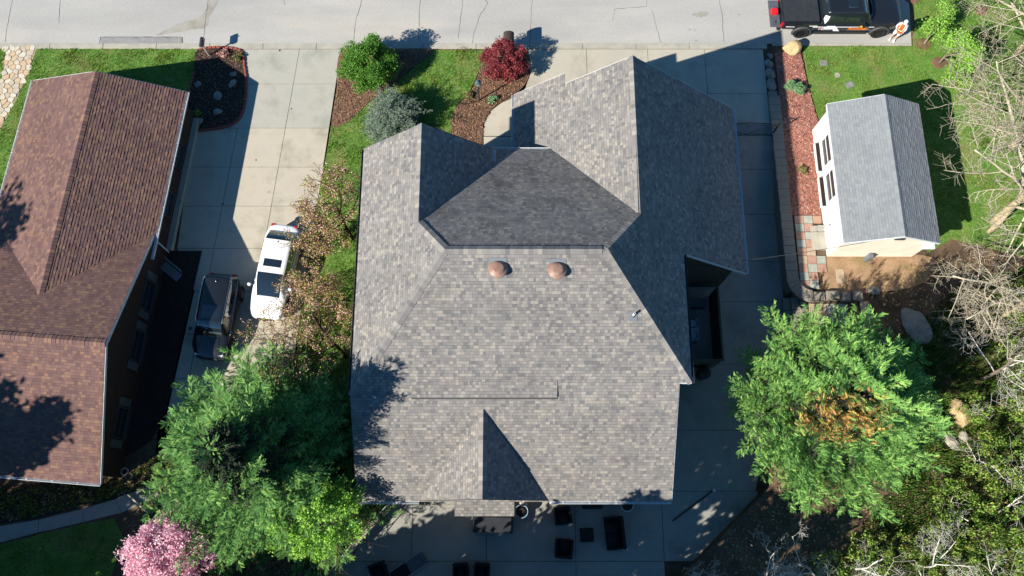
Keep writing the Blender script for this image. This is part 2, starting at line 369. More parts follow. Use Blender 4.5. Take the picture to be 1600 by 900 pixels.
# ------------------------------------------------------------------ planting beds
def bed(name, poly, mat, z=.05, k=5, mound=.0):
    return tag(MB().prism(smooth_poly(poly, k) if k > 1 else poly, -.1, z).build(name, mat), kind='structure')
BEDA = [(-17.9, 25.62), (-15.62, 25.62), (-15.19, 24.51), (-14.99, 23.49), (-14.95, 22.28), (-15.14, 21.29), (-15.8, 20.78), (-16.84, 20.58), (-17.75, 20.58), (-18.2, 21.5), (-18.0, 24.2)]
BEDB = [(-9.72, 25.55), (-9.86, 23.0), (-9.98, 20.85), (-9.1, 21.05), (-8.1, 22.2), (-6.85, 23.29), (-5.7, 24.4), (-4.5, 25.6), (-7.5, 25.62)]
BEDC = [(-2.82, 18.6), (-3.3, 20.3), (-3.38, 21.09), (-3.04, 22.08), (-2.34, 22.89), (-1.81, 24.31), (-1.5, 25.62), (.7, 25.62), (1.0, 24.3), (.6, 23.2), (-.36, 22.52), (-1.2, 21.75), (-1.62, 20.9), (-1.7, 19.0)]
BEDR = [(15.0, 25.4), (16.45, 25.45), (16.6, 23.9), (16.9, 21.6), (17.2, 20.3), (16.9, 15.55), (15.0, 15.55)]
bed_a = bed('street_corner_bed', BEDA, m_darksoil, .06); bed_b = bed('bush_bed', BEDB, m_mulch, .05); bed_c = bed('maple_bed', BEDC, m_mulch, .05)
bed_r = bed('red_mulch_bed', BEDR, m_redmulch, .06, 1)
bed_t = bed('bare_tan_soil', [(16.7, 13.3), (21.6, 13.3), (22.4, 12.6), (21.2, 11.6), (18.4, 11.2), (16.6, 11.35), (16.3, 12.2)], M('tan_soil', lin((166, 136, 106)), lin((144, 116, 88)), 1.6, .95, bump=.5, bscale=20, fine=.22, fscale=16, wear=lin((120, 112, 70)), wscale=1.1), .012, 4)
bed_l = bed('house_side_bed', [(-18.35, 13.5), (-16.42, 13.5), (-16.85, 9.5), (-17.3, 5.2), (-17.9, 3.6), (-19.6, 2.4), (-19.5, 8)], m_darksoil, .045, 1)
bed_s = bed('back_bed', [(-30, .9), (-19, 1.9), (-18.1, 2.6), (-17.0, 3.4), (-15.6, 4), (-15.5, 1.6), (-17.8, 1.35), (-19.4, .8), (-21, .38), (-23, -.1), (-30, -1.2)], m_darksoil, .02, 1)
chip_t = [(-.5, -.16, 0), (.5, -.2, .05), (.45, .2, 0), (-.5, .17, .06)]
def chips(name, poly, n, mat, label, z=.06, size=(.05, .12), holes=()):
    q = pts_in(poly, n, holes); n = len(q); T = np.column_stack([q, np.full(n, z)+RNG.random(n)*.025])
    X_, Y_, Z_ = frames(np.column_stack([RNG.normal(size=(n, 2)), RNG.normal(size=n)*.25]), RNG.normal(size=n)*.4)
    V, F = scatter(chip_t, [(0, 1, 2, 3)], T, X_, Y_, Z_, RNG.uniform(*size, n))
    return tag(link(name, mesh_np(name, V, F), mat), label, 'mulch', kind='stuff')
chips('mulch_chips', BEDB, 2600, m_chip, 'brown wood chips spread under the round green bush')
chips('mulch_chips', BEDC, 3600, m_chip, 'brown wood chips spread under the red maple')
chips('mulch_chips', BEDR, 5200, m_redchip, 'red wood chips spread between block wall and white shed', .065)
chips('mulch_chips', BEDA, 2400, m_chip, 'dark wood chips in the brick-edged street corner bed', .065, (.04, .08))

# ------------------------------------------------------------------ lawns with blades
LAWNS = {
 'front_left': ([(-27.15, 25.68), (-17.95, 25.66), (-18.05, 24.2), (-18.3, 21.4), (-17.8, 20.3), (-19, 19), (-25.5, 18), (-27.0, 15.2), (-27.6, 16.2), (-28.4, 18.6), (-28.4, 20.2), (-27.95, 21.9), (-27.6, 23.0), (-27.35, 24.2)], 'short green grass in front of the brown-roofed house'),
 'front_mid': ([(-4.45, 25.6), (-1.55, 25.6), (-1.85, 24.31), (-2.38, 22.95), (-3.08, 22.12), (-3.42, 21.1), (-3.3, 19.5), (-6.5, 18.5), (-6.6, 3.5), (-8.2, 3.0), (-10.6, 6.0), (-11.0, 8.5), (-10.75, 12.5), (-10.35, 17.5), (-10.0, 20.8), (-9.1, 21.0), (-8.1, 22.15), (-6.85, 23.25), (-5.65, 24.36)], 'short green grass beside the wide concrete driveway'),
 'right': ([(16.65, 25.85), (22.95, 25.85), (23.3, 27.5), (23.6, 30.2), (31.5, 30.2), (30.5, 14), (27, 13.2), (23.4, 14.2), (22, 13.4), (21.5, 20), (17.3, 20.2), (17.0, 21.6), (16.7, 23.9)], 'green lawn around the white shed'),
 'low_left': ([(-34, -1.8), (-24.5, -1.32), (-22.7, -.85), (-20.6, -.35), (-19.2, -.1), (-18.6, -1.0), (-18.9, -2.5), (-20, -5), (-34, -5)], 'shaded grass below the curved garden path'),
 'far_left': ([(-34, 25.68), (-28.95, 25.68), (-28.85, 24.0), (-29.1, 22.5), (-34, 21)], 'sliver of grass left of the flagstone walk'),
}
blade_t = [(-.5, -.14, 0), (-.36, .14, 0), (-.55, 0, 1), (.02, -.14, 0), (.1, .16, 0), (.2, .05, 1.15), (.42, -.14, 0), (.5, .12, 0), (.75, 0, .85)]
blade_f = [(0, 1, 2), (3, 4, 5), (6, 7, 8)]
def tufts(name, poly, dens, mat, label, z=.03, h=(.05, .1), clump=True, holes=()):
    nn = int(area(poly)*dens); q = pts_in(poly, nn, holes); nn = len(q)
    T = np.column_stack([q, np.full(nn, z-.005)]); a = RNG.random(nn)*6.283
    lean = RNG.normal(size=(nn, 2))*.28
    Z_ = nrm(np.column_stack([lean, np.ones(nn)])); X_ = nrm(np.column_stack([np.cos(a), np.sin(a), np.zeros(nn)])); Y_ = nrm(np.cross(Z_, X_))
    f = .75+.5*np.abs(np.sin(q[:, 0]*1.7+np.sin(q[:, 1]*2.1))*np.cos(q[:, 1]*1.3+.7*q[:, 0]))
    V, F = scatter(blade_t, blade_f, T, X_, Y_, Z_, RNG.uniform(*h, nn)*f)
    return tag(link(name, mesh_np(name, V, F), mat), label, 'grass', kind='stuff')
for k, (poly, lab) in LAWNS.items():
    tag(MB().prism(poly, -.06, .03).build('lawn', m_turf), kind='structure')
    tufts('grass', poly, 230 if k != 'right' else 170, m_grass, lab, .03)
    tufts('dry_grass', poly, 26, m_drygrass, lab.replace('green ', 'pale dry ').replace('shaded', 'sparse dry').replace('sliver of', 'sliver of dry'), .03, (.04, .085))

for i, (u, v, r_) in enumerate(((620, 142, .5), (640, 128, .35), (730, 84, .5), (690, 215, .4), (675, 124, .25), (110, 95, .6), (200, 88, .5), (255, 92, .5), (90, 170, .5), (40, 210, .5), (1300, 95, .5), (1330, 90, .5), (1290, 110, .4), (1480, 130, .6), (1540, 215, .7), (1530, 285, .8), (1555, 60, .6), (1590, 130, .7), (1262, 160, .35), (545, 520, .5), (540, 470, .4))):
    c = at(u, v); tufts('dry_grass', smooth_poly([(c.x+r_*1.5*math.cos(a)*random.uniform(.5, 1.1), c.y+r_*math.sin(a)*random.uniform(.5, 1.1)) for a in np.linspace(0, 5.4, 7)], 3), 150, m_drygrass, 'worn dry patch in the grass', .03, (.05, .1))
# ------------------------------------------------------------------ brick edging round the street corner bed
def edge_run(poly, i0, i1, step):
    sm = smooth_poly(poly, 12); seg = sm[i0*12:i1*12+1]; out = []; acc = 0.0; last = Vector(seg[0])
    for p in seg[1:]:
        p = Vector(p)
        while (p-last).length >= step: d = (p-last).normalized(); out.append((last+d*step/2, math.atan2(d.y, d.x))); last = last+d*step
    return out
brick_me = MB().box((-.115, -.065, -.06), (.115, .065, .05), bevel=.018).me('brick'); brick_me.materials.append(m_brick)
for p, a in edge_run(BEDA, 0, 8, .25)+edge_run(BEDA, 9, 10, .27):
    o = link('brick', brick_me, None, bed_a, (p.x, p.y, .045+random.uniform(-.01, .012))); o.rotation_euler = (random.uniform(-.06, .06), random.uniform(-.06, .06), a+random.uniform(-.1, .1)+math.pi*random.randint(0, 1))
def rock(seed, rx, ry, rz, sub=3, amp=.22):
    bm = bmesh.new(); bmesh.ops.create_icosphere(bm, subdivisions=sub, radius=1); rg = np.random.default_rng(seed)
    D = nrm(rg.normal(size=(9, 3))); A = rg.uniform(.55, .95, 9)
    from mathutils import noise as nz
    for v in bm.verts:
        c = np.array(v.co); s = 1.0
        for d, a in zip(D, A):
            k = c@d
            if k*s > a: s = a/k
        s *= 1+amp*.4*nz.noise(Vector(c*2.3+seed))
        v.co = Vector((c[0]*s*rx, c[1]*s*ry, c[2]*s*rz))
    me = bpy.data.meshes.new('rock'); bm.to_mesh(me); bm.free(); return me
def put_rock(name, x, y, z, rx, ry, rz, mat, label, cat='rock', seed=1, rot=0., group=None):
    o = link(name, rock(seed, rx, ry, rz), mat, None, (x, y, z)); o.rotation_euler = (0, 0, rot); return tag(o, label, cat, group)
for i, (u, v, r_, d) in enumerate(((366, 117, .24, 'northernmost pale'), (364, 132, .30, 'largest pale'), (341, 151, .32, 'broad pale'), (341, 176, .27, 'tall oval'), (313, 191, .24, 'southernmost small'), (310, 133, .26, 'narrow westernmost'))):
    p = at(u, v); put_rock('rock', p.x, p.y, .08, r_, r_*.75, .14, m_greystone, d+' stone lying in the shaded brick-edged bed', seed=20+i, rot=i*1.1, group='stones in the brick-edged bed')
p = at(1233, 76); put_rock('boulder', p.x+.05, p.y-.1, .25, .58, .45, .48, m_stone, 'tan sandstone boulder behind the pickup truck rear wheel', 'boulder', 5)

# ------------------------------------------------------------------ flagstone walk, far left
fw = tag(empty('flagstone_walk'), kind='structure')
FP = [(-28.95, 25.9), (-27.15, 25.9), (-27.4, 24.31), (-27.67, 22.9), (-28.05, 21.6), (-28.5, 20.2), (-28.5, 18.6), (-27.7, 16.2), (-27.0, 14.6), (-30.5, 14.6), (-30.2, 20.0), (-29.2, 21.8), (-28.9, 23.6)]
MB().prism(FP, -.08, .01).build('sand_bed', M('path_sand', lin((176, 158, 128)), lin((150, 134, 108)), 5, .95, fine=.2), fw)
def clip_half(poly, p, nrm_):
    out = []; n = len(poly)
    for i in range(n):
        a, b = poly[i], poly[(i+1) % n]; da = (a[0]-p[0])*nrm_[0]+(a[1]-p[1])*nrm_[1]; db = (b[0]-p[0])*nrm_[0]+(b[1]-p[1])*nrm_[1]
        if da <= 0: out.append(a)
        if (da < 0) != (db < 0): t = da/(da-db); out.append((a[0]+(b[0]-a[0])*t, a[1]+(b[1]-a[1])*t))
    return out
seeds = []
for iy in range(39):
    for ix in range(16):
        seeds.append((-30.8+ix*.33+(iy % 2)*.16+random.uniform(-.12, .12), 14.6+iy*.30+random.uniform(-.11, .11)))
for i, (x, y) in enumerate(seeds):
    if x < -30.0 or not inside(FP, np.array([x]), np.array([y]))[0]: continue
    poly = [(x-.4, y-.4), (x+.4, y-.4), (x+.4, y+.4), (x-.4, y+.4)]
    for (u, v) in seeds:
        d = math.hypot(u-x, v-y)
        if 0 < d < .95: k = ((u-x)/d, (v-y)/d); poly = clip_half(poly, (x+k[0]*(d/2-.016), y+k[1]*(d/2-.016)), k)
        if len(poly) < 3: break
    if len(poly) < 3: continue
    cx = sum(q[0] for q in poly)/len(poly); cy = sum(q[1] for q in poly)/len(poly); pr = []
    for j in range(len(poly)):                # knock the corners off
        a_, b_ = poly[j], poly[(j+1) % len(poly)]; pr += [(a_[0]*.82+b_[0]*.18-cx, a_[1]*.82+b_[1]*.18-cy), (a_[0]*.18+b_[0]*.82-cx, a_[1]*.18+b_[1]*.82-cy)]
    MB().prism(pr, -.02, random.uniform(.015, .04)).build('stone', random.choice(FLAG), fw, loc=(cx, cy, .012))

# ------------------------------------------------------------------ block retaining wall, steps, pavers
rw = empty('retaining_wall', (14.65, 12, 0), 0, 'long low block retaining wall with flat capstones beside the sunken drive', 'wall')
off = (14.65, 12, 0)
for z0 in (-.85, -.53, -.21):
    y = 11.9+(.3 if z0 == -.53 else 0)
    while y < 22.9:
        y2 = min(y+.62, 22.95); MB(off).box((14.40+random.uniform(-.012, .012), y+.006, z0), (14.88, y2-.006, z0+.312), bevel=.014).build('block', m_block, rw); y = y2
y = 11.9
while y < 22.6:
    y2 = min(y+.46, 22.6); MB(off).box((14.33+random.uniform(-.012, .012), y+.005, .105), (14.95+random.uniform(-.01, .01), y2-.005, .235+random.uniform(-.004, .006)), bevel=.012).build('capstone', m_block, rw); y = y2
# curved end that swings round to the shed terrace
arc = [(14.62+.52*math.sin(t)*1.0+.9*max(0, t-.0)*.0, 0) for t in (0,)]
ca = Vector((15.62, 11.95)); prev = None
for i in range(7):
    a0 = math.pi+i*(math.pi/2)/7; a1 = math.pi+(i+1)*(math.pi/2)/7
    for (r0, r1, z0, z1, nm) in ((.72, 1.22, -.85, .10, 'block'), (.66, 1.29, .105, .24+random.uniform(-.01, .01), 'capstone')):
        q = [(ca.x+r0*math.cos(a0+.008), ca.y+r0*math.sin(a0+.008)), (ca.x+r0*math.cos(a1-.008), ca.y+r0*math.sin(a1-.008)), (ca.x+r1*math.cos(a1-.008), ca.y+r1*math.sin(a1-.008)), (ca.x+r1*math.cos(a0+.008), ca.y+r1*math.sin(a0+.008))]
        MB(off).prism(q, z0, z1).build(nm, m_block, rw)
for i, (x0, x1, dz) in enumerate(((15.66, 16.25, .02), (16.3, 17.0, .09), (17.06, 17.6, .0), (17.64, 18.2, .05))):
    MB(off).box((x0, 10.72+.05*(i % 2), -.05), (x1, 11.22+.04*i % .07, .2+dz), bevel=.04).build('block', m_block, rw)
# rough stones that end the wall at the street
for i, (x, y, rx, ry, rz, z) in enumerate(((14.6, 23.35, .34, .42, .28, .02), (14.66, 24.1, .32, .36, .26, 0), (14.62, 24.75, .3, .32, .24, -.02), (14.75, 25.25, .2, .2, .16, 0))):
    o = link('end_stone', rock(40+i, rx, ry, rz), m_greystone, rw, (x-off[0], y-off[1], z)); o.rotation_euler = (0, 0, i)
st = empty('garden_steps', (14.6, 9.3, LOW), 0, 'block steps climbing from the sunken drive to the shed terrace', 'steps'); off = (14.6, 9.3, LOW)
for i in range(4):
    x0 = 13.86+i*.38
    for j in range(5):
        y0 = 7.65+j*.68
        MB(off).box((x0, y0+.008, LOW-.1), (x0+.385 if i < 3 else 15.36, y0+.672, LOW+.19*(i+1)+random.uniform(-.004, .004)), bevel=.015).build('step_block', m_block, st)
m_pav = [M('paver_red', lin((176, 140, 120)), lin((160, 124, 106)), 4, .9, bump=.25, fine=.12), M('paver_grey', lin((164, 168, 154)), lin((150, 152, 140)), 4, .9, bump=.25, fine=.12),
         M('paver_tan', lin((182, 162, 136)), lin((166, 146, 122)), 4, .9, bump=.25, fine=.12)]
tr_ = tag(empty('shed_terrace'), kind='structure')
pv = [MB().box((-.235, -.22, -.06), (.235, .22, .02), bevel=.008).me('paver') for _ in range(3)]
for k in range(3): pv[k].materials.append(m_pav[k])
for r_ in range(9):
    for c in range(3):
        if c == 2 and r_ > 0 and r_ not in (5, 6): continue
        if c == 2 and r_ in (5, 6) and random.random() < .0: continue
        k = (r_+c) % 2
        if random.random() < .12: k = 2
        o = link('paver', pv[k if (r_, c) != (4, 1) else 2], None, tr_, (15.36+c*.49+(-.004)*r_, 15.28-r_*.455, .03+random.uniform(-.006, .006))); o.rotation_euler = (random.uniform(-.01, .01), random.uniform(-.01, .01), random.uniform(-.012, .012))
for i, (x0, x1) in enumerate(((15.42, 15.78), (15.8, 16.3), (16.34, 16.82), (16.86, 17.36))):
    for j in range(2 if i > 1 else 1):
        yy = 10.62-(0 if i > 1 else .0)-j*.56; MB().box((x0, yy-(.54 if i > 1 else 1.15), -.05), (x1, yy, .02), bevel=.008).build('paver', m_pav[2 if i < 2 else 1], tr_)
MB().box((18.05, 9.3, -.05), (18.55, 10.75, .06), bevel=.015).build('paver', m_pav[2], tr_)
pl = MB().box((17.0, 11.72, -.03), (17.45, 12.5, .035), bevel=.01).build('paver', m_pav[2], tr_)
for nm, u, v, s, a, sh in (('stepping_stone', 1286, 99, .27, .02, 4), ('stepping_stone', 1308, 118, .17, .3, 7), ('stepping_stone', 1327, 133, .28, .45, 4)):
    p = at(u, v); me = MB().prism([(s*math.cos(2*math.pi*i/sh+math.pi/4)*(1.15 if sh == 4 else 1), s*.95*math.sin(2*math.pi*i/sh+math.pi/4)) for i in range(sh)], -.05, .062).me('st')
    o = link(nm, me, m_greystone if sh == 4 else m_palestone, None, (p.x, p.y, .0)); o.rotation_euler = (0, 0, a)
    tag(o, {99: 'square grey slab set in the lawn nearest the truck', 118: 'small round grey stone between two lawn slabs', 133: 'tilted square grey slab set in lawn above the shed roof'}[v], 'slab', 'slabs in the right lawn')
# low timber edging and rail between the back bed and the patio, lower middle
pw = empty('patio_side_wall', (-6.4, -.1, LOW), 0, 'low dark retaining wall with rail beside the lower left of the patio', 'wall'); off = (-6.4, -.1, LOW)
pa = [(-4.85, 1.55), (-5.9, .55), (-6.9, -.55), (-7.8, -1.6), (-9.2, -3.4)]
for i in range(4):
    d = (Vector(pa[i+1])-Vector(pa[i])).normalized(); nn_ = Vector((-d.y, d.x))*.11
    q = [tuple(Vector(pa[i])+nn_), tuple(Vector(pa[i+1])+nn_), tuple(Vector(pa[i+1])-nn_), tuple(Vector(pa[i])-nn_)]
    MB(off).prism(q, LOW-.1, .04).build('wall_panel', m_block, pw)
    MB(off).tube([(*pa[i], .78), (*pa[i+1], .78)], .025, 6).build('rail', m_kerb, pw)
    MB(off).tube([(*pa[i], .03), (*pa[i], .8)], .025, 6).build('post', m_kerb, pw)
# ------------------------------------------------------------------ roofs: laid shingle by shingle
GREY = [lin(c) for c in ((127, 123, 119), (120, 117, 114), (132, 128, 123), (113, 111, 109), (124, 121, 117), (139, 134, 127), (116, 114, 112), (129, 125, 121), (105, 104, 104), (145, 139, 131), (121, 118, 115), (127, 123, 119))]
BROWN = [lin(c) for c in ((113, 88, 82), (107, 83, 79), (119, 93, 85), (104, 81, 78), (123, 97, 85), (110, 86, 82), (130, 102, 86), (100, 78, 75), (115, 90, 84), (111, 86, 80))]
SLATE = [lin(c) for c in ((133, 137, 139), (129, 133, 136), (136, 140, 142), (126, 130, 133), (134, 138, 140), (131, 135, 137))]
m_shg = M('shingle_grey', (0, 0, 0), ramp=GREY, rough=.92, fine=.12, fscale=60, spec=.12, tone=.09, tscale=.45)
m_shgn = M('shingle_grey_algae', (0, 0, 0), ramp=GREY, rough=.92, fine=.12, fscale=60, spec=.12, wear=lin((82, 81, 80)), wscale=.9, wamt=.7)
m_shb = M('shingle_brown', (0, 0, 0), ramp=BROWN, rough=.92, fine=.12, fscale=60, spec=.12, tone=.1, tscale=.5)
m_shs = M('shingle_slate', (0, 0, 0), ramp=SLATE, rough=.92, fine=.08, fscale=60, spec=.12, tone=.05)
m_deckg = M('roof_deck_grey', lin((60, 59, 57)), rough=.95); m_deckb = M('roof_deck_brown', lin((58, 42, 38)), rough=.95); m_decks = M('roof_deck_slate', lin((62, 68, 74)), rough=.95)
m_fascia = M('white_fascia', lin((214, 216, 216)), lin((198, 202, 204)), 2, .6)
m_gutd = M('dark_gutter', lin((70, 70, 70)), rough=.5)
m_white = M('white_siding', lin((226, 225, 220)), lin((214, 213, 208)), 1.5, .7, fine=.04)
m_cream = M('cream_siding', lin((224, 214, 196)), lin((212, 202, 184)), 1.5, .7, fine=.04)
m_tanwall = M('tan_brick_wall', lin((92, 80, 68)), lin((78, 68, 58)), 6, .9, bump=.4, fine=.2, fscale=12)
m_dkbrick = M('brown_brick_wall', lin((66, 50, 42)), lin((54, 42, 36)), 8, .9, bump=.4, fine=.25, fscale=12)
m_glass = M('window_glass', (.02, .03, .035), rough=.05, spec=.6)
m_frame = M('window_frame', lin((228, 228, 224)), rough=.5)
m_shut = M('shutter_paint', lin((92, 100, 98)), lin((82, 90, 88)), 3, .6)
m_pipe = M('pvc_pipe', lin((214, 212, 206)), lin((190, 186, 178)), 6, .6)
m_lead = M('pipe_flashing', lin((120, 126, 132)), rough=.5, metal=.3)
m_vent = M('brown_vent', lin((146, 116, 100)), lin((128, 100, 86)), 5, .5, spec=.4, wear=lin((160, 138, 122)), wscale=6, wamt=.5)

def plane(a, b, c): return lambda x, y: c+a*x+b*y
def slope(house, name, poly, pl, g, mats, off=(0, 0, 0), exp=.142, tab=(.09, .22), thick=.007, deck=True, seed=0):
    """one roof slope: deck slab + every shingle tab as its own raised piece (joined: thousands of them)"""
    g = Vector(g).normalized(); e = Vector((g.y, -g.x)); rg = random.Random(seed+len(poly))
    dk = MB(off).prism(list(poly), lambda x, y: pl(x, y)-.14, lambda x, y: pl(x, y)-.002).build(name, mats[1], house)
    p = pl(g.x, g.y)-pl(0, 0); k = math.sqrt(1+p*p); dt = exp/k
    st = [(Vector(q).dot(e), Vector(q).dot(g)) for q in poly]; t0 = min(t for _, t in st); t1 = max(t for _, t in st)
    def span(t):
        t = min(max(t, t0+1e-5), t1-1e-5); xs = []; n = len(st)
        for i in range(n):
            (s0, a), (s1, b) = st[i], st[(i+1) % n]
            if (a > t) != (b > t): xs.append(s0+(s1-s0)*(t-a)/(b-a))
        return (min(xs), max(xs)) if len(xs) > 1 else None
    V = []; F = []; t = t0-.02/k; row = 0; o = Vector(off)
    def pt(s, tt, h):
        q = e*s+g*tt; return (q.x-o.x, q.y-o.y, pl(q.x, q.y)+h-o.z)
    while t < t1-.01:
        ta, tb = t, min(t+dt*.945, t1); A = span(t+.004); B = span(min(t+dt, t1))
        if A is None: A = B
        if A and B:
            lo, hi = min(A[0], B[0]), max(A[1], B[1]); s = lo-rg.uniform(0, .25)
            while s < hi:
                wd = rg.uniform(*tab); s2 = s+wd-.004
                a0, a1 = max(s, A[0]), min(s2, A[1]); b0, b1 = max(s, B[0]), min(s2, B[1])
                if a1-a0 > .01 or b1-b0 > .01:
                    if a1 < a0: a0 = a1 = min(max(a0, A[0]), A[1]) if a0 > A[1] or a1 < A[0] else (a0+a1)/2; a0 = a1 = min(max(a0, A[0]), A[1])
                    if b1 < b0: b0 = b1 = min(max((b0+b1)/2, B[0]), B[1])
                    h = thick*rg.choice((.7, 1.0, 1.0, 1.5)); n = len(V)
                    V += [pt(a0, ta, h), pt(a1, ta, h), pt(b1, tb, .003), pt(b0, tb, .003), pt(a0, ta, -.002), pt(a1, ta, -.002)]
                    F += [(n, n+1, n+2, n+3), (n+4, n+5, n+1, n)]
                    F += [(n+4, n, n+3, n+3), (n+5, n+2, n+1, n+1)]
                s += wd
        t += dt; row += 1
    F2 = [f if f[2] != f[3] else f[:3] for f in F]
    me = bpy.data.meshes.new('shingles'); me.from_pydata(V, [], F2); me.update()
    tag(link('shingles', me, mats[0], dk), kind='stuff')
    return dk
def caps(house, A, B, p1, p2, mat, off=(0, 0, 0), w=.17, lift=.035, step=.19, name='ridge_cap'):
    A = Vector(A)-Vector(off); B = Vector(B)-Vector(off); d = (B-A).normalized(); mb = MB()
    def down(p):
        n = Vector((-(p(1, 0)-p(0, 0)), -(p(0, 1)-p(0, 0)), 1)).normalized(); v = n.cross(d).normalized()
        return (v if v.z < 0 else -v), n
    d1, n1 = down(p1); d2, n2 = down(p2)
    if d1.dot(d2) > .9: d2 = -d1
    L = (B-A).length; s = 0.0; up = Vector((0, 0, 1))
    while s < L-.02:
        e = min(s+step*1.06, L); h = lift+random.uniform(-.004, .004)
        a = A+d*s; b = A+d*e; h2 = h-.012
        vs = [a+d1*w+n1*h, a+up*(h+.015), a+d2*w+n2*h, b+d1*w+n1*h2, b+up*(h2+.015), b+d2*w+n2*h2, a+d1*w-n1*.01, a+d2*w-n2*.01, b+d1*w-n1*.01, b+d2*w-n2*.01]
        mb.add(vs, [(0, 1, 4, 3), (1, 2, 5, 4), (6, 0, 3, 8), (2, 7, 9, 5), (6, 7, 2, 1, 0), (3, 4, 5, 9, 8)]); s += step
    return mb.build(name, mat, house)
def gutter(house, A, B, out, mat, off=(0, 0, 0), wd=.12, dp=.10, name='gutter'):
    A = Vector(A)-Vector(off); B = Vector(B)-Vector(off); o = Vector((*out, 0)).normalized(); z = Vector((0, 0, 1)); t = .012
    prof = [(0, 0), (0, -dp), (wd, -dp), (wd, 0), (wd-t*1.6, 0), (wd-t, -dp+t), (t, -dp+t), (t, 0)]
    mb = MB(); vs = [P+o*a+z*(b+.01) for P in (A, B) for a, b in prof]; n = 8
    mb.add(vs, [(i, (i+1) % n, n+(i+1) % n, n+i) for i in range(n)]+[tuple(range(n)), tuple(range(n, 2*n))[::-1]])
    L = (B-A).length; d = (B-A).normalized(); k = 1
    for i in range(1, int(L/1.2)+1):
        c = A+d*(i*1.2-.6); mb.add([c+o*a+d*b+z*.012 for a, b in ((0, -.015), (wd, -.015), (wd, .015), (0, .015))], [(0, 1, 2, 3)])
    return mb.build(name, mat, house)
def board(house, A, B, w_, mat, off=(0, 0, 0), th=.03, out=(0, 1), name='rake_board'):
    """board hanging below a sloping roof edge"""
    A = Vector(A)-Vector(off); B = Vector(B)-Vector(off); o = Vector((*out, 0)).normalized()*th; z = Vector((0, 0, -w_))
    vs = [A, B, B+z, A+z, A+o, B+o, B+o+z, A+o+z]
    return MB().add(vs, [(0, 1, 2, 3), (7, 6, 5, 4), (0, 4, 5, 1), (3, 2, 6, 7), (0, 3, 7, 4), (1, 5, 6, 2)]).build(name, mat, house)
def window(house, c, wx, h, axis, out, off=(0, 0, 0), mat=None, sill=True):
    """axis: wall direction, out: outward normal (plan)"""
    c = Vector(c)-Vector(off); a = Vector((*axis, 0)).normalized(); o = Vector((*out, 0)).normalized(); z = Vector((0, 0, 1))
    def pan(w2, h2, d0, d1): return [c+a*s*w2+z*t*h2+o*d for d in (d0, d1) for s, t in ((-1, -1), (1, -1), (1, 1), (-1, 1))]
    fc = [(0, 1, 2, 3), (7, 6, 5, 4), (0, 4, 5, 1), (1, 5, 6, 2), (2, 6, 7, 3), (3, 7, 4, 0)]
    wn = MB().add(pan(wx/2-.05, h/2-.05, 0.0, .02), fc).build('window', m_glass, house)
    f = MB()
    for s in (-1, 1):
        q = c+a*s*(wx/2-.03); f.add([q+a*i*.03+z*t*h/2+o*d for d in (-.01, .06) for i, t in ((-1, -1), (1, -1), (1, 1), (-1, 1))], fc)
        q = c+z*s*(h/2-.03); f.add([q+a*i*(wx/2-.06)+z*t*.03+o*d for d in (-.01, .06) for i, t in ((-1, -1), (1, -1), (1, 1), (-1, 1))], fc)
    f.add([c+a*i*(wx/2-.06)+z*t*.02+o*d for d in (0.0, .045) for i, t in ((-1, -1), (1, -1), (1, 1), (-1, 1))], fc)
    f.build('frame', mat or m_frame, wn)
    if sill: q = c-z*(h/2+.03); MB().add([q+a*i*(wx/2+.06)+z*t*.03+o*d for d in (-.01, .12) for i, t in ((-1, -1), (1, -1), (1, 1), (-1, 1))], fc).build('sill', mat or m_frame, wn)
    return wn

# ================================================================== the grey house in the middle
HO = (0.0, 10.5, 0.0)
H1 = empty('grey_roofed_house', HO, 0, 'large house with weathered grey shingle roof of hips, gables and valleys, in the centre', 'house')
G = (m_shg, m_deckg)
pE = plane(-.83, 0, 7.75+.83*5.55); pWr = plane(.83, 0, 7.75-.83*5.55); pN = plane(0, -.66, 9.1+.66*10.5); pS = plane(0, .64, 9.1-.64*10.5)
pWl = plane(.83, 0, 9.1+.83*2.75); pEl = plane(-.83, 0, 8.06-.83*4.0)
yW = 10.5-(pWl(-2.75, 0)-pWl(-7.0, 0))/.64            # where the south-west hip meets the west eave
yE = 10.5-(9.1-pE(7.75, 0))/.64
slope(H1, 'roof_slope', [(-7, yW), (-2.75, 10.5), (-4.0, 12.08), (-4.0, 16.75), (-7, 16.75)], pWl, (1, 0), G, HO, seed=1)
slope(H1, 'roof_slope', [(-4.0, 16.75), (-4.0, 12.08), (-.9, 15.98), (-.9, 16.75)], pEl, (-1, 0), G, HO, seed=2, thick=.0045)
slope(H1, 'roof_slope', [(-2.75, 10.5), (3.92, 10.5), (5.55, 12.545), (1.93, 17.1), (-1.15, 17.1), (-1.15, 15.66), (-4.0, 12.08)], pN, (0, -1), (m_shgn, m_deckg), HO, seed=3)
slope(H1, 'roof_slope', [(5.55, 12.545), (5.55, 20.35), (2.6, 20.35), (2.6, 20.94), (.1, 20.94), (.1, 17.2), (1.85, 17.2)], pWr, (1, 0), G, HO, seed=4)
slope(H1, 'roof_slope', [(3.92, 10.5), (5.55, 12.545), (5.55, 20.35), (11.45, 20.35), (11.45, 11.4), (7.75, 11.4), (7.75, yE)], pE, (-1, 0), G, HO, seed=5, thick=.0045)
slope(H1, 'roof_slope', [(-2.75, 10.5), (3.92, 10.5), (7.75, yE), (7.2, yE), (7.2, .65), (-7, .65), (-7, yW)], pS, (0, 1), G, HO, seed=6)
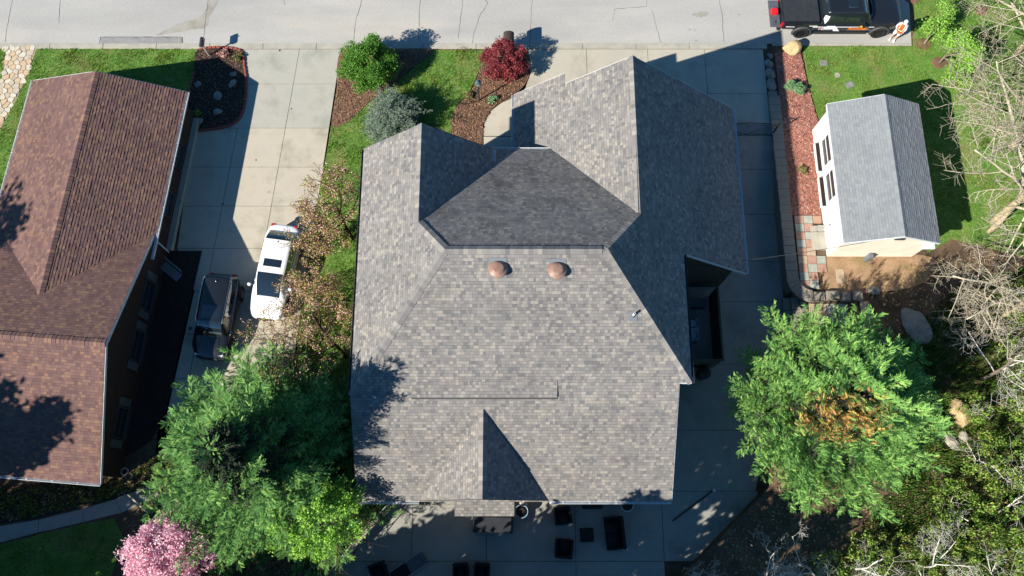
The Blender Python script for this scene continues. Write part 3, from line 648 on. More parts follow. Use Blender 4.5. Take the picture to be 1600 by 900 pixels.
# raised strip where the upper roof laps over the back extension
pLap = plane(0, .64-.13, 9.1-.64*10.5+.13*5.65+.012)
slope(H1, 'roof_slope', [(-4.3, 5.65), (1.95, 5.65), (1.95, 4.95), (-4.3, 4.95)], pLap, (0, 1), G, HO, seed=7)
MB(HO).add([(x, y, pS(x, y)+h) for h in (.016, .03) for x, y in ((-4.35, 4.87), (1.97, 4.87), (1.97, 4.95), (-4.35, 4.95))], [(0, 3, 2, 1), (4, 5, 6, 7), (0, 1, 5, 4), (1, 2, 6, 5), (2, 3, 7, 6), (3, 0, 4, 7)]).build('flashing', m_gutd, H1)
# back gable
pGw = plane(.83, 0, 5.24+.83*1.25); pGe = plane(-.83, 0, 5.24-.83*1.25)
yG = 10.5-(9.1-5.24)/.64
slope(H1, 'roof_slope', [(-1.25, .7), (-1.25, yG), (-4.19, .7)], pGw, (1, 0), G, HO, seed=8)
slope(H1, 'roof_slope', [(-1.25, .7), (-1.25, yG), (1.69, .7)], pGe, (-1, 0), G, HO, seed=9, thick=.0045)
# small porch roof under the gable
pPo = plane(0, .5, 2.62-.5*.95)
slope(H1, 'porch_roof', [(-2.62, .95), (.1, .95), (.1, .02), (-2.62, .02)], pPo, (0, 1), G, HO, seed=10)
for A, B, q1, q2 in (((-2.75, 10.5, 9.1), (3.7, 10.5, 9.1), pN, pS), ((5.55, 20.35, 7.75), (5.55, 12.6, 7.75), pWr, pE), ((-4, 16.75, 8.06), (-4, 12.1, 8.06), pWl, pEl),
                     ((-7, yW, pWl(-7, 0)), (-2.75, 10.5, 9.1), pWl, pS), ((7.75, yE, pE(7.75, 0)), (3.92, 10.5, 9.1), pE, pS), ((-4, 12.08, 8.06), (-2.75, 10.5, 9.1), pWl, pN),
                     ((5.55, 12.545, 7.75), (3.92, 10.5, 9.1), pE, pN), ((-1.25, .7, 5.24), (-1.25, yG, 5.24), pGw, pGe)):
    caps(H1, A, B, q1, q2, m_shg, HO, .2, .045 if A[1] != yW and A[1] != yE else .03)
# gutters and rake boards
for A, B, o, m in (((-1.0, 17.1, 4.70), (1.95, 17.1, 4.70), (0, 1), m_fascia), ((-.9, 15.9, 5.43), (-.9, 16.75, 5.43), (1, 0), m_fascia), ((.1, 17.2, 3.18), (.1, 20.94, 3.18), (-1, 0), m_fascia),
                   ((11.45, 11.4, 2.82), (11.45, 20.35, 2.82), (1, 0), m_fascia), ((-7, yW, 5.53), (-7, 16.75, 5.53), (-1, 0), m_gutd), ((7.75, yE, 5.88), (7.75, 11.4, 5.88), (1, 0), m_gutd),
                   ((-7, .65, 2.76), (-4.2, .65, 2.76), (0, -1), m_fascia), ((1.7, .65, 2.76), (7.2, .65, 2.76), (0, -1), m_fascia)):
    gutter(H1, A, B, o, m, HO)
for A, B, o in (((-7, 16.75, 5.55), (-4, 16.75, 8.04), (0, 1)), ((-4, 16.75, 8.04), (-.9, 16.75, 5.47), (0, 1)), ((.1, 20.94, 3.2), (2.6, 20.94, 5.28), (0, 1)), ((2.6, 20.35, 5.28), (5.55, 20.35, 7.73), (0, 1)),
                ((5.55, 20.35, 7.73), (11.45, 20.35, 2.84), (0, 1)), ((-7, .65, 2.78), (-7, yW, 5.55), (-1, 0)), ((7.2, .65, 2.78), (7.2, yE, 5.9), (1, 0)), ((7.75, 11.4, 5.9), (11.45, 11.4, 2.84), (0, -1)),
                ((-4.19, .7, 2.8), (-1.25, .7, 5.22), (0, -1)), ((-1.25, .7, 5.22), (1.69, .7, 2.8), (0, -1)), ((7.2, yE, 5.9), (7.75, yE, 5.9), (0, -1))):
    board(H1, A, B, .2, m_gutd if A[1] < 17 and A[0] < 0 else m_fascia, HO, out=o)
# walls
def wallbox(a, b, m=m_tanwall): return MB(HO).box(a, b).build('wall', m, H1)
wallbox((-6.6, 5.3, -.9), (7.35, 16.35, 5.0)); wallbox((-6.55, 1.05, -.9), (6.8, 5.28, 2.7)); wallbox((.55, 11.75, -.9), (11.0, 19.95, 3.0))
def gable(pts, y0, y1, m=m_tanwall, ax='y'):
    mb = MB(HO); n = len(pts)
    vs = [((x, y, z) if ax == 'y' else (y, x, z)) for y in (y0, y1) for x, z in pts]
    mb.add(vs, [tuple(range(n)), tuple(range(n, 2*n))[::-1]]+[(i, n+i, n+(i+1) % n, (i+1) % n) for i in range(n)]); return mb.build('wall', m, H1)
gable([(.6, 2.9), (10.9, 2.9), (10.9, pE(10.9, 0)-.16), (5.55, 7.55), (.6, pWr(.6, 0)-.16)], 19.7, 19.93)
gable([(-6.5, 4.9), (-1.3, 4.9), (-1.3, pEl(-1.3, 0)-.16), (-4, 7.86), (-6.5, pWl(-6.5, 0)-.16)], 16.1, 16.33)
gable([(-3.6, 2.6), (1.1, 2.6), (-1.25, 4.9)], 1.06, 1.3)
gable([(1.1, 2.65), (5.3, 2.65), (5.3, pS(0, 5.3)-.16), (1.1, pS(0, 1.1)-.16)], -6.53, -6.3, ax='x'); gable([(1.1, 2.65), (5.3, 2.65), (5.3, pS(0, 5.3)-.16), (1.1, pS(0, 1.1)-.16)], 6.55, 6.78, ax='x')
gable([(7.4, 2.9), (10.95, 2.9), (7.4, pE(7.4, 0)-.3)], 11.78, 12.0)
for x, wd in ((-5.4, 1.2), (3.6, 1.6), (5.6, 1.2)): window(H1, (x, 1.05, 1.2), wd, 1.3, (1, 0), (0, -1), HO)
for x in (3.2, 8.0):
    gd = MB(HO); [gd.box((x-1.25, 19.95, .02+i*.53), (x+1.25, 19.99, .53+i*.53), bevel=.01) for i in range(4)]; gd.build('garage_door', m_white, H1)
door = MB(HO).box((-1.75, 1.0, LOW), (-.8, 1.05, LOW+2.05)).build('back_door', m_white, H1); MB(HO).lathe([(.0, 0), (.03, 0), (.03, .05), (0, .06)], (-.9, .985, LOW+1), 8, Matrix.Rotation(R(90), 3, 'X')).build('handle', m_lead, door)
for x in (-2.5, -.02): MB(HO).box((x-.06, .1, LOW), (x+.06, .22, 2.2)).build('porch_post', m_fascia, H1)
# roof vents and pipes
def zS(y): return pS(0, y)
for u, v in ((778, 418), (871, 419.5)):
    p = at(u, v, 8.95); x, y = p.x, p.y; z = zS(y)
    rv = MB(HO).lathe([(.0, .335), (.14, .333), (.225, .325), (.26, .30), (.285, .255), (.35, .225), (.40, .185), (.41, .15), (.395, .13), (.30, .125), (.28, -.1)][::-1], (x, y, z), 28).build('roof_vent', m_vent, H1, True)
    fl = MB(HO); s = .36; fl.add([(x+a*s, y+b*s+.06, zS(y+b*s+.06)+.022+d) for d in (0, .012) for a, b in ((-1, -1), (1, -1), (1, 1), (-1, 1))], [(0, 3, 2, 1), (4, 5, 6, 7), (0, 1, 5, 4), (1, 2, 6, 5), (2, 3, 7, 6), (3, 0, 4, 7)]); fl.build('flashing', m_lead, rv)
for u, v, z0 in ((987, 497, 7.1), (588, 623, 5.3)):
    p = at(u, v, z0); z = zS(p.y); a = []
    vp = MB(HO).lathe([(.045, -.1), (.05, .0), (.05, .36), (.036, .36), (.036, .3)], (p.x, p.y, z), 14).build('vent_pipe', m_pipe, H1, True)
    MB(HO).lathe([(.1, .0), (.065, .08), (.055, .13)], (p.x, p.y, z), 14).build('collar', m_lead, vp, True)
    s = .17; MB(HO).add([(p.x+i*s, p.y+j*s-.05, zS(p.y+j*s-.05)+.024+d) for d in (0, .008) for i, j in ((-1, -1), (1, -1), (1, 1), (-1, 1))], [(0, 3, 2, 1), (4, 5, 6, 7), (0, 1, 5, 4), (1, 2, 6, 5), (2, 3, 7, 6), (3, 0, 4, 7)]).build('flashing', m_lead, vp)

# ================================================================== the brown-roofed house on the left
LO = (-21.4, 22.0, 0.0); LR = -R(4.6)
H2 = empty('brown_roofed_house', LO, LR, 'brick house with brown shingle roof at the left edge', 'house')
B_ = (m_shb, m_deckb)
nE = 2.25; nR = 3.7; sR = 4.5; hw = 4.15; pi_n = (nR-nE)/hw; yS0, ySr, yS1 = -8.0, -14.15, -20.3; pi_s = (sR-nE)/(yS0-ySr)
qE = plane(-pi_n, 0, nR); qW = plane(pi_n, 0, nR); qN = plane(0, -pi_s, sR+pi_s*ySr); qS = plane(0, pi_s, sR-pi_s*ySr)
yv = ySr+(sR-nR)/pi_s                                    # north ridge dies into the cross wing here
yv2 = ySr+(sR-nE)/pi_s
B2 = dict(exp=.142, tab=(.13, .24))
slope(H2, 'roof_slope', [(0, 0), (hw, 0), (hw, yv2), (0, yv)], qE, (-1, 0), B_, seed=21, thick=.02, **B2)
slope(H2, 'roof_slope', [(0, 0), (-hw, 0), (-hw, yv2), (0, yv)], qW, (1, 0), B_, seed=22, **B2)
slope(H2, 'roof_slope', [(0, yv), (hw, yv2), (hw-.1, yv2-.01), (hw-.1, ySr), (-12, ySr), (-12, yS0), (-hw, yv2)], qN, (0, -1), B_, seed=23, **B2)
slope(H2, 'roof_slope', [(hw-.1, ySr), (hw-.1, yS1), (-12, yS1), (-12, ySr)], qS, (0, 1), B_, seed=24, **B2)
caps(H2, (0, 0, nR), (0, yv, nR), qE, qW, m_shb, w=.19); caps(H2, (hw-.1, ySr, sR), (-12, ySr, sR), qN, qS, m_shb, w=.19)
gutter(H2, (hw, 0, nE-.03), (hw, yv2-1.35, nE-.03), (1, 0), m_fascia); gutter(H2, (-hw, 0, nE-.03), (-hw, yv2, nE-.03), (-1, 0), m_fascia); gutter(H2, (-12, yS1, nE-.03), (hw-.1, yS1, nE-.03), (0, -1), m_fascia)
for A, B, o in (((-hw, 0, nE-.01), (0, 0, nR-.01), (0, 1)), ((0, 0, nR-.01), (hw, 0, nE-.01), (0, 1)), ((hw-.1, yv2, nE-.01), (hw-.1, ySr, sR-.01), (1, 0)), ((hw-.1, ySr, sR-.01), (hw-.1, yS1, nE-.01), (1, 0))): board(H2, A, B, .17, m_fascia, out=o)
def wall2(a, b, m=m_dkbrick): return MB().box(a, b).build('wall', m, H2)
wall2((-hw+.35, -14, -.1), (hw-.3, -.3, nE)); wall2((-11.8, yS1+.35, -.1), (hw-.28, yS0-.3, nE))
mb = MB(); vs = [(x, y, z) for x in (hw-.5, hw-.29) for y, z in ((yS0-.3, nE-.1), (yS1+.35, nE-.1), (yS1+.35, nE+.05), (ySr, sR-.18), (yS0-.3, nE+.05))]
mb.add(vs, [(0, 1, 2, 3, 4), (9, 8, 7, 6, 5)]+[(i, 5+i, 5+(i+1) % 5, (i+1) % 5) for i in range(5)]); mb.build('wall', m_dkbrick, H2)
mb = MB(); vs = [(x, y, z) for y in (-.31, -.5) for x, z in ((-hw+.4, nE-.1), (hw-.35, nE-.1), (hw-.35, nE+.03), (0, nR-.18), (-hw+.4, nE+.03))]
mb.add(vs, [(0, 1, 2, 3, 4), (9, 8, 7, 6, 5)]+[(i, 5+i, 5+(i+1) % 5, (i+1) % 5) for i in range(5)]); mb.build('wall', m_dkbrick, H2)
for yc in (-11.0, -13.6, -17.4):
    wn = window(H2, (hw-.28, yc, 1.2), 1.5, 1.1, (0, 1), (1, 0), mat=m_gutd)
    for s in (-1, 1):
        sh = MB().box((hw-.275, yc+s*1.0-.2, .66), (hw-.23, yc+s*1.0+.2, 1.74)); [sh.box((hw-.232, yc+s*1.0-.16, .72+i*.1), (hw-.215, yc+s*1.0+.16, .78+i*.1)) for i in range(10)]
        sh.build('shutter', m_shut, H2)
for yc in (-3.2, -6.0): window(H2, (hw-.3, yc, 1.25), 1.4, 1.0, (0, 1), (1, 0), mat=m_gutd)
MB().box((hw-.3, -8.2, -.1), (hw-.02, -.5, .28)).build('foundation_ledge', m_kerb, H2); MB().tube([(hw+.06, yv2-.1, nE-.1), (hw-.1, yv2-.3, nE-.5), (hw-.2, yv2-.3, .1)], .045, 8).build('downspout', m_fascia, H2)
MB().tube([(-hw+1.2, -13.0, 3.6), (-hw+.4, -13.3, 4.3)], .05, 8).build('vent_pipe', m_gutd, H2)

# ================================================================== the white shed on the right
SO = (19.1, 17.0, 0.0)
SH = empty('white_shed', SO, 0, 'white clapboard shed with slate grey gable roof among the right lawn', 'shed')
eZ = 2.68; rZ = 3.66; x0, x1, xr, ya, yb = 16.46, 21.22, 19.02, 13.02, 20.7
sp_ = (rZ-eZ)/(xr-x0); sp2 = (rZ-eZ)/(x1-xr)
rW = plane(sp_, 0, rZ-sp_*xr); rE = plane(-sp2, 0, rZ+sp2*xr); SL = (m_shs, m_decks)
slope(SH, 'roof_slope', [(x0, ya), (xr, ya), (xr, yb), (x0, yb)], rW, (1, 0), SL, SO, seed=31, tab=(.13, .3), thick=.01)
slope(SH, 'roof_slope', [(x1, ya), (xr, ya), (xr, yb), (x1, yb)], rE, (-1, 0), SL, SO, seed=32, tab=(.13, .3), thick=.018)
caps(SH, (xr, ya, rZ), (xr, yb, rZ), rW, rE, m_shs, SO, .16, .025)
for A, B, o in (((x0, ya, eZ), (xr, ya, rZ), (0, -1)), ((xr, ya, rZ), (x1, ya, eZ), (0, -1)), ((x0, yb, eZ), (xr, yb, rZ), (0, 1)), ((xr, yb, rZ), (x1, yb, eZ), (0, 1)), ((x0, ya, eZ), (x0, yb, eZ), (-1, 0)), ((x1, ya, eZ), (x1, yb, eZ), (1, 0))): board(SH, A, B, .15, m_fascia, SO, .025, o)
wx0, wx1, wy0, wy1 = 16.64, 21.1, 13.2, 20.55
# clapboards, lapped one over the other
def clap(a, b, out, top, m, zt=None):
    A = Vector((*a, 0)); B = Vector((*b, 0)); o = Vector((*out, 0)); z = .06
    while z < top:
        z2 = min(z+.2, top)
        q = [A+o*.022+Vector((0, 0, z)), B+o*.022+Vector((0, 0, z)), B+o*.004+Vector((0, 0, z2)), A+o*.004+Vector((0, 0, z2)), A-o*.02+Vector((0, 0, z)), B-o*.02+Vector((0, 0, z)), B-o*.02+Vector((0, 0, z2)), A-o*.02+Vector((0, 0, z2))]
        if zt:   # gable: clip the board ends to the rake
            for i in (0, 3, 4, 7): q[i].x = max(q[i].x, zt(q[i].z)[0])
            for i in (1, 2, 5, 6): q[i].x = min(q[i].x, zt(q[i].z)[1])
            if q[1].x-q[0].x < .05: break
        MB(SO).add(q, [(0, 1, 2, 3), (7, 6, 5, 4), (0, 4, 5, 1), (3, 2, 6, 7), (0, 3, 7, 4), (1, 5, 6, 2)]).build('clapboard', m, SH); z += .2
clap((wx0, wy1), (wx0, wy0), (-1, 0), 2.55, m_white); clap((wx1, wy0), (wx1, wy1), (1, 0), 2.55, m_white)
zt = lambda z: (wx0+max(0, (z-2.62))/sp_, wx1-max(0, (z-2.62))/sp2)
clap((wx0, wy0), (wx1, wy0), (0, -1), 3.45, m_cream, zt); clap((wx0, wy1), (wx1, wy1), (0, 1), 3.45, m_white, zt)
MB(SO).box((wx0+.02, wy0+.02, 0), (wx1-.02, wy1-.02, 2.52)).build('wall', m_white, SH)
for yy in (18.55, 16.55):
    window(SH, (wx0-.02, yy, 1.65), 1.6, 1.1, (0, 1), (-1, 0), SO)
    bx = MB(SO).box((wx0-.3, yy-.85, .62), (wx0-.03, yy+.85, .84)).build('window_box', m_white, SH); MB(SO).box((wx0-.27, yy-.82, .8), (wx0-.06, yy+.82, .85)).build('soil', m_darksoil, bx)
dr = MB(SO).box((wx0-.05, 13.75, .1), (wx0-.02, 14.7, 2.1)).build('door', m_frame, SH); MB(SO).box((wx0-.065, 13.95, 1.2), (wx0-.045, 14.5, 1.95)).build('pane', M('door_glass', lin((200, 216, 210)), rough=.1), dr); MB(SO).box((wx0-.1, 14.58, .95), (wx0-.04, 14.64, 1.1)).build('handle', m_lead, dr)
for i, (a, b, z) in enumerate(((15.9, 16.28, .12), (16.28, 16.64, .22))): MB(SO).box((a, 13.55, -.02), (b, 14.9, z), bevel=.01).build('door_step', m_kerb, SH)
MB(SO).box((18.9, wy0-.08, 2.8), (19.4, wy0-.03, 3.1)).build('gable_vent', m_gutd, SH); MB(SO).box((20.55, wy0-.35, 2.2), (21.15, wy0-.03, 2.3)).build('door_hood', m_fascia, SH)
MB(SO).box((18.55, wy0-.3, .0), (18.8, wy0-.05, .75), bevel=.03).build('meter_box', m_lead, SH)
# overhead cable from the house to the shed
a = at(1118, 412, 3.3); b = at(1398, 370, 2.95); cb = [a.lerp(b, i/12)-Vector((0, 0, .35*4*(i/12)*(1-i/12))) for i in range(13)]
tag(MB().tube(cb, .014, 5).build('cable', m_gutd), 'thin overhead cable running from the grey house to the shed', 'cable')
# ------------------------------------------------------------------ vegetation
m_bark = M('grey_bark', lin((132, 120, 102)), lin((106, 96, 82)), 6, .95, bump=.6, bscale=30)
m_darkbark = M('dark_bark', lin((78, 62, 50)), lin((60, 48, 40)), 6, .95, bump=.5)
m_palebark = M('pale_bare_bark', lin((182, 166, 134)), lin((156, 142, 114)), 5, .9, bump=.4)
m_twig = M('pale_twigs', lin((190, 180, 156)), lin((164, 155, 134)), 4, .9)
m_greytwig = M('ash_grey_twigs', lin((206, 202, 190)), lin((182, 176, 164)), 4, .9)
def C(*cs): return [lin(c) for c in cs]
m_con1 = leafmat('cypress_sprays', C((86, 130, 66), (100, 146, 72), (70, 110, 58), (120, 162, 84), (92, 138, 76), (78, 122, 66), (136, 174, 90)), .75, .08)
m_con2 = leafmat('cedar_sprays', C((112, 160, 78), (128, 174, 86), (94, 140, 68), (144, 188, 98), (116, 162, 88), (100, 148, 74), (158, 194, 102)), .75, .08)
m_cover = leafmat('ground_cover_leaves', C((72, 104, 44), (86, 120, 52), (60, 88, 40), (104, 136, 60), (112, 108, 62)), .6, .2)
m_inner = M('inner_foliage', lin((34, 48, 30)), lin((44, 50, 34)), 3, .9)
m_rust = leafmat('rust_sprays', C((228, 178, 100), (220, 156, 96), (230, 190, 110), (196, 184, 96), (224, 166, 112), (172, 184, 92)), .7, .2)
m_bush = leafmat('bush_leaves', C((90, 138, 54), (104, 152, 62), (76, 120, 46), (120, 166, 72), (96, 142, 58)), .5, .25)
m_spruce = leafmat('blue_spruce_needles', C((124, 142, 126), (142, 158, 140), (104, 126, 106), (160, 172, 154), (108, 132, 106)), .7, .12)
m_red = leafmat('red_maple_leaves', C((146, 62, 70), (164, 76, 82), (126, 50, 58), (178, 100, 102), (138, 58, 62), (110, 48, 52)), .55, .25)
m_blossom = leafmat('pink_blossom', C((240, 190, 206), (246, 208, 220), (230, 170, 190), (250, 226, 232), (236, 182, 198)), .7, .3)
m_crab = leafmat('crabapple_blossom', C((230, 184, 176), (214, 160, 148), (240, 208, 200), (178, 130, 96), (196, 140, 122), (160, 142, 84)), .7, .25)
m_crableaf = leafmat('crabapple_leaves', C((158, 174, 72), (142, 164, 62), (178, 182, 86), (176, 146, 84), (168, 178, 78)), .6, .25)
m_lime = leafmat('lime_leaves', C((138, 186, 74), (154, 200, 86), (122, 170, 64), (168, 208, 100), (144, 190, 78)), .5, .3)
m_brush = leafmat('brush_leaves', C((120, 154, 62), (136, 168, 72), (102, 134, 54), (158, 184, 88), (92, 120, 52), (134, 128, 70)), .55, .3)
m_ever = leafmat('dense_evergreen_leaves', C((44, 74, 36), (54, 86, 42), (38, 64, 32)), .6, .1)
m_pot = leafmat('bed_plants', C((128, 168, 116), (110, 152, 100), (142, 180, 130)), .6, .2)

def tfit(k=5, w_=.26, curve=.06):
    """one flat feathery spray: a stem with paired leaflets, all joined"""
    rg = random.Random(3); v = [(i/k, 0, -.10*(i/k)**2) for i in range(k+1)]; f = []
    for i in range(k):
        for s in (-1, 1):
            L = w_*(1.05-.75*i/k)*rg.uniform(.85, 1.15); v.append((i/k+.28*rg.uniform(.8, 1.1), s*L, -.10*(i/k)**2-rg.uniform(-.04, .08))); f.append((i, i+1, len(v)-1) if s > 0 else (i+1, i, len(v)-1))
    return np.array(v), np.array(f)
SPRAY = tfit(); 
LEAF = (np.array([(-.5, 0, 0), (0, -.32, .06), (.5, 0, 0), (0, .32, .06)]), np.array([(0, 1, 2), (0, 2, 3)]))
NEEDLE = (np.array([(-.5, -.07, 0), (-.5, .07, 0), (.5, 0, .05), (-.3, 0, -.08), (-.3, 0, .1), (.45, .12, .1)]), np.array([(0, 1, 2), (3, 4, 5)]))
def trunk(name, parent, pts, rad, mat, n=8): return MB().tube(pts, rad, n).build(name, mat, parent, True)
def conifer(x, y, h, r, mat, label, profile, nb=240, ns=30, sl=(.45, .8), seed=1, lowest=.5, rust=None, group=None, name='evergreen_tree', upt=.35, skew=0.):
    global RNG
    RNG = np.random.default_rng(seed)
    t = empty(name, (x, y, 0), 0, label, 'tree', group)
    trunk('trunk', t, [(0, 0, -.1), (.05, 0, h*.35), (0, .05, h*.7), (0, 0, h*.97)], [.24, .2, .12, .03], m_darkbark)
    P_ = []; D_ = []; S_l = []; br = MB()
    for i in range(nb):
        f = (i+.5)/nb; z = lowest+(h-lowest)*(1-math.sqrt(1-f*.985)) if profile == 'cone' else lowest+(h-lowest)*f**.9
        u = (z-lowest)/(h-lowest)
        rad = r*((1-u)**.85 if profile == 'cone' else math.sqrt(max(0, 1-(max(0, u-.18)/.82)**2))*(.82+.18*min(1, u/.25)))
        a = i*2.39996+RNG.normal()*.25; rad *= RNG.choice([.6, .8, .95, 1.05, 1.16])*(1+.13*math.sin(a*3+z*1.7)*math.cos(z*2.1-a))*(1+skew*max(0, -math.cos(a))); rad = max(rad, .35)
        tip = np.array([rad*math.cos(a), rad*math.sin(a), z]); z0 = max(.3, z-rad*(upt if profile == 'cone' else .75)); base = np.array([0, 0, min(z0, h*.93)])
        ax = tip-base; L = np.linalg.norm(ax); axn = ax/L; side = np.cross(axn, [0, 0, 1.0]); side = side/max(1e-6, np.linalg.norm(side)); nup = np.cross(side, axn)
        if L > .8: br.tube([base, base+ax*.5+[0, 0, -.04*L], tip], [.035+.012*L, .02, .008], 4, False)
        m = int(8+9*min(1, L/4)); tilt = RNG.normal()*.35
        for j in range(m):
            s_ = .34+.66*(j+RNG.random()*.6)/m; sg = 1 if j % 2 else -1; l2 = min(1.05, (.32*L*(1.12-s_)+.2))*RNG.uniform(.75, 1.2)
            b0 = base+ax*s_+nup*(.05*math.sin(s_*3.1)*L*.3); sd = side*math.cos(tilt)+nup*math.sin(tilt)
            d2 = axn*.8+sd*sg*.85+np.array([0, 0, .12])+RNG.normal(size=3)*.12; d2 /= np.linalg.norm(d2)
            n = max(4, int(ns*l2)); q = (np.arange(n)+RNG.random(n))/n; o = np.where(np.arange(n) % 2 == 0, 1., -1.)
            side2 = np.cross(d2, nup); side2 /= max(1e-6, np.linalg.norm(side2))
            P_.append(b0+d2*(q*l2)[:, None]+nup*(-.10*q**2*l2)[:, None]+RNG.normal(size=(n, 3))*.025); D_.append(d2[None]*.9+side2*(o*.75*(1-q*.7))[:, None]+nup*RNG.uniform(-.1, .35, n)[:, None]+RNG.normal(size=(n, 3))*.12); S_l.append(RNG.uniform(*sl, n)*(1.15-.45*q))
    ni = 3200; ui = RNG.random(ni)**1.3; zi = lowest+.4+(h-lowest-1.2)*ui; ai = RNG.random(ni)*6.283
    ri = r*RNG.uniform(.15, .62, ni)*((1-ui)**.85 if profile == 'cone' else np.sqrt(1-ui**2)); Pi = np.column_stack([ri*np.cos(ai), ri*np.sin(ai), zi])
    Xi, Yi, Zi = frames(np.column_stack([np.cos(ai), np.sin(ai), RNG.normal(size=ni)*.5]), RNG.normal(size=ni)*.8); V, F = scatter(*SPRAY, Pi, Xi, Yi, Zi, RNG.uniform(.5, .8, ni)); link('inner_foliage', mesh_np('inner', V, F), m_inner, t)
    tn = 70; a_ = RNG.random(tn)*6.283; tr2 = RNG.random(tn)*.55; P_.append(np.column_stack([tr2*np.cos(a_), tr2*np.sin(a_), h-.1-tr2*.9])); D_.append(np.column_stack([np.cos(a_), np.sin(a_), np.full(tn, 1.2)])); S_l.append(RNG.uniform(*sl, tn))
    br.build('branches', m_darkbark, t)
    P_ = np.concatenate(P_); D_ = np.concatenate(D_); S_l = np.concatenate(S_l)
    X_, Y_, Z_ = frames(D_, RNG.normal(size=len(P_))*.3)
    sel = np.zeros(len(P_), bool)
    if rust is not None:
        c, rr = rust; q = (P_-np.array(c))/np.array(rr); sel = (q**2).sum(1)+RNG.normal(size=len(P_))*.5 < .75
    V, F = scatter(*SPRAY, P_[~sel], X_[~sel], Y_[~sel], Z_[~sel], S_l[~sel]); link('crown', mesh_np('crown', V, F), mat, t)
    if sel.any():
        V, F = scatter(*SPRAY, P_[sel], X_[sel], Y_[sel], Z_[sel], S_l[sel]); o = link('dying_crown_patch', mesh_np('crown', V, F), m_rust, t); o['label'] = 'dying orange and rust coloured patch of the crown'
    return t
def skeleton(h, levels, seed, spread=.55, up=.25, nsub=(4, 6), r0=.18, lean=(0, 0), first=.35, shrink=.62, wig=.16, taper=.55, seg=5, droop=0.):
    """recursive branching: list of (points, radii, level) in local metres"""
    rg = np.random.default_rng(seed); out = []
    def grow(p, d, L, r, lv):
        pts = [p.copy()]; q = p.copy(); dd = d/np.linalg.norm(d); k = seg if lv < 2 else 4; rr = [r]
        for i in range(k):
            dd = dd+rg.normal(size=3)*wig+np.array([0, 0, up*.12-droop*.1*lv]); dd /= np.linalg.norm(dd); q = q+dd*L/k; pts.append(q.copy()); rr.append(r*(1-(1-taper)*(i+1)/k) if lv < levels else r*(1-.75*(i+1)/k))
        out.append((pts, rr, lv))
        if lv >= levels: return
        m = rg.integers(nsub[0], nsub[1]+1)
        for j in range(m):
            f = first+(1-first)*(j+rg.random())/m if lv == 0 else .25+.75*(j+rg.random())/m
            i = min(k-1, int(f*k)); w2 = f*k-i; b = pts[i]*(1-w2)+pts[i+1]*w2
            dr = pts[i+1]-pts[i]; dr /= np.linalg.norm(dr); s = rg.normal(size=3); s -= dr*(s@dr); s /= np.linalg.norm(s)
            nd = dr*(1-spread)+s*spread*1.25+np.array([0, 0, up*.5]); rad = rr[i]*rg.uniform(.45, .7)
            grow(b, nd, L*(shrink[min(lv, len(shrink)-1)] if isinstance(shrink, tuple) else shrink)*rg.uniform(.75, 1.2)*(1.15-.45*f), rad, lv+1)
    grow(np.zeros(3), np.array([lean[0], lean[1], 1.0]), h, r0, 0)
    return out
def wood(t, sk, mat, mt2=None, rmin=.0055, name2='branches'):
    a = MB(); b = MB()
    for pts, rr, lv in sk:
        (a if lv == 0 else b).tube([tuple(p) for p in pts], [max(rmin, q) for q in rr], 7 if lv == 0 else (5 if lv == 1 else 3), lv < 2)
    a.build('trunk', mat, t, True); b.build(name2, mt2 or mat, t, True)
def bare_tree(x, y, label, h, levels, seed, mat=None, mt2=None, z=0., group=None, name='bare_tree', **kw):
    t = empty(name, (x, y, z), 0, label, 'tree', group); sk = skeleton(h, levels, seed, **kw); wood(t, sk, mat or m_palebark, mt2 or m_twig); return t, sk
def leaves_on(t, sk, mat, lv, per, size, sprd=.16, seed=1, tmpl=None, name='crown', up=.5, keep=1.0):
    rg = np.random.default_rng(seed); P_ = []
    for pts, rr, l in sk:
        if l < lv: continue
        for i in range(len(pts)-1):
            if rg.random() > keep: continue
            s = rg.random((per, 1)); P_.append(pts[i]*(1-s)+pts[i+1]*s+rg.normal(size=(per, 3))*sprd)
    P_ = np.concatenate(P_); n = len(P_); D = rg.normal(size=(n, 3)); D[:, 2] *= .5; X_, Y_, Z_ = frames(D, rg.normal(size=n)*.7)
    V, F = scatter(*(tmpl or LEAF), P_, X_, Y_, Z_, rg.uniform(*size, n)); return link(name, mesh_np(name, V, F), mat, t)
def cloud(t, mat, clumps, per, size, seed=1, tmpl=None, name='crown', shell=.5, out=.6):
    """leaf clumps: (x, y, z, rx, ry, rz) each filled with small leaves, denser to the outside"""
    rg = np.random.default_rng(seed); P_ = []; D_ = []
    for cx, cy, cz, rx, ry, rz in clumps:
        d = nrm(rg.normal(size=(per, 3))); rr = rg.uniform(shell, 1.05, (per, 1)); P_.append(np.array([cx, cy, cz])+d*rr*np.array([rx, ry, rz])); D_.append(d*out+rg.normal(size=(per, 3))*.6+np.array([0, 0, .25]))
    P_ = np.concatenate(P_); D_ = np.concatenate(D_); k = P_[:, 2] > .03; P_ = P_[k]; D_ = D_[k]; n = len(P_)
    X_, Y_, Z_ = frames(D_, rg.normal(size=n)*.8); V, F = scatter(*(tmpl or LEAF), P_, X_, Y_, Z_, rg.uniform(*size, n))
    return link(name, mesh_np(name, V, F), mat, t)
def dome_clumps(n, r, h, cr, seed, z0=.3, flat=1.):
    rg = np.random.default_rng(seed); out = []
    for i in range(n):
        d = nrm(rg.normal(size=3)); d[2] = abs(d[2])*flat if rg.random() < .8 else d[2]*.4; k = rg.uniform(.6, 1.0); s = cr*rg.uniform(.7, 1.25)
        out.append((d[0]*(r-s*.6)*k, d[1]*(r-s*.6)*k, max(z0, h*.42+d[2]*(h*.58-s*.6)*k), s, s, s*.8))
    return out

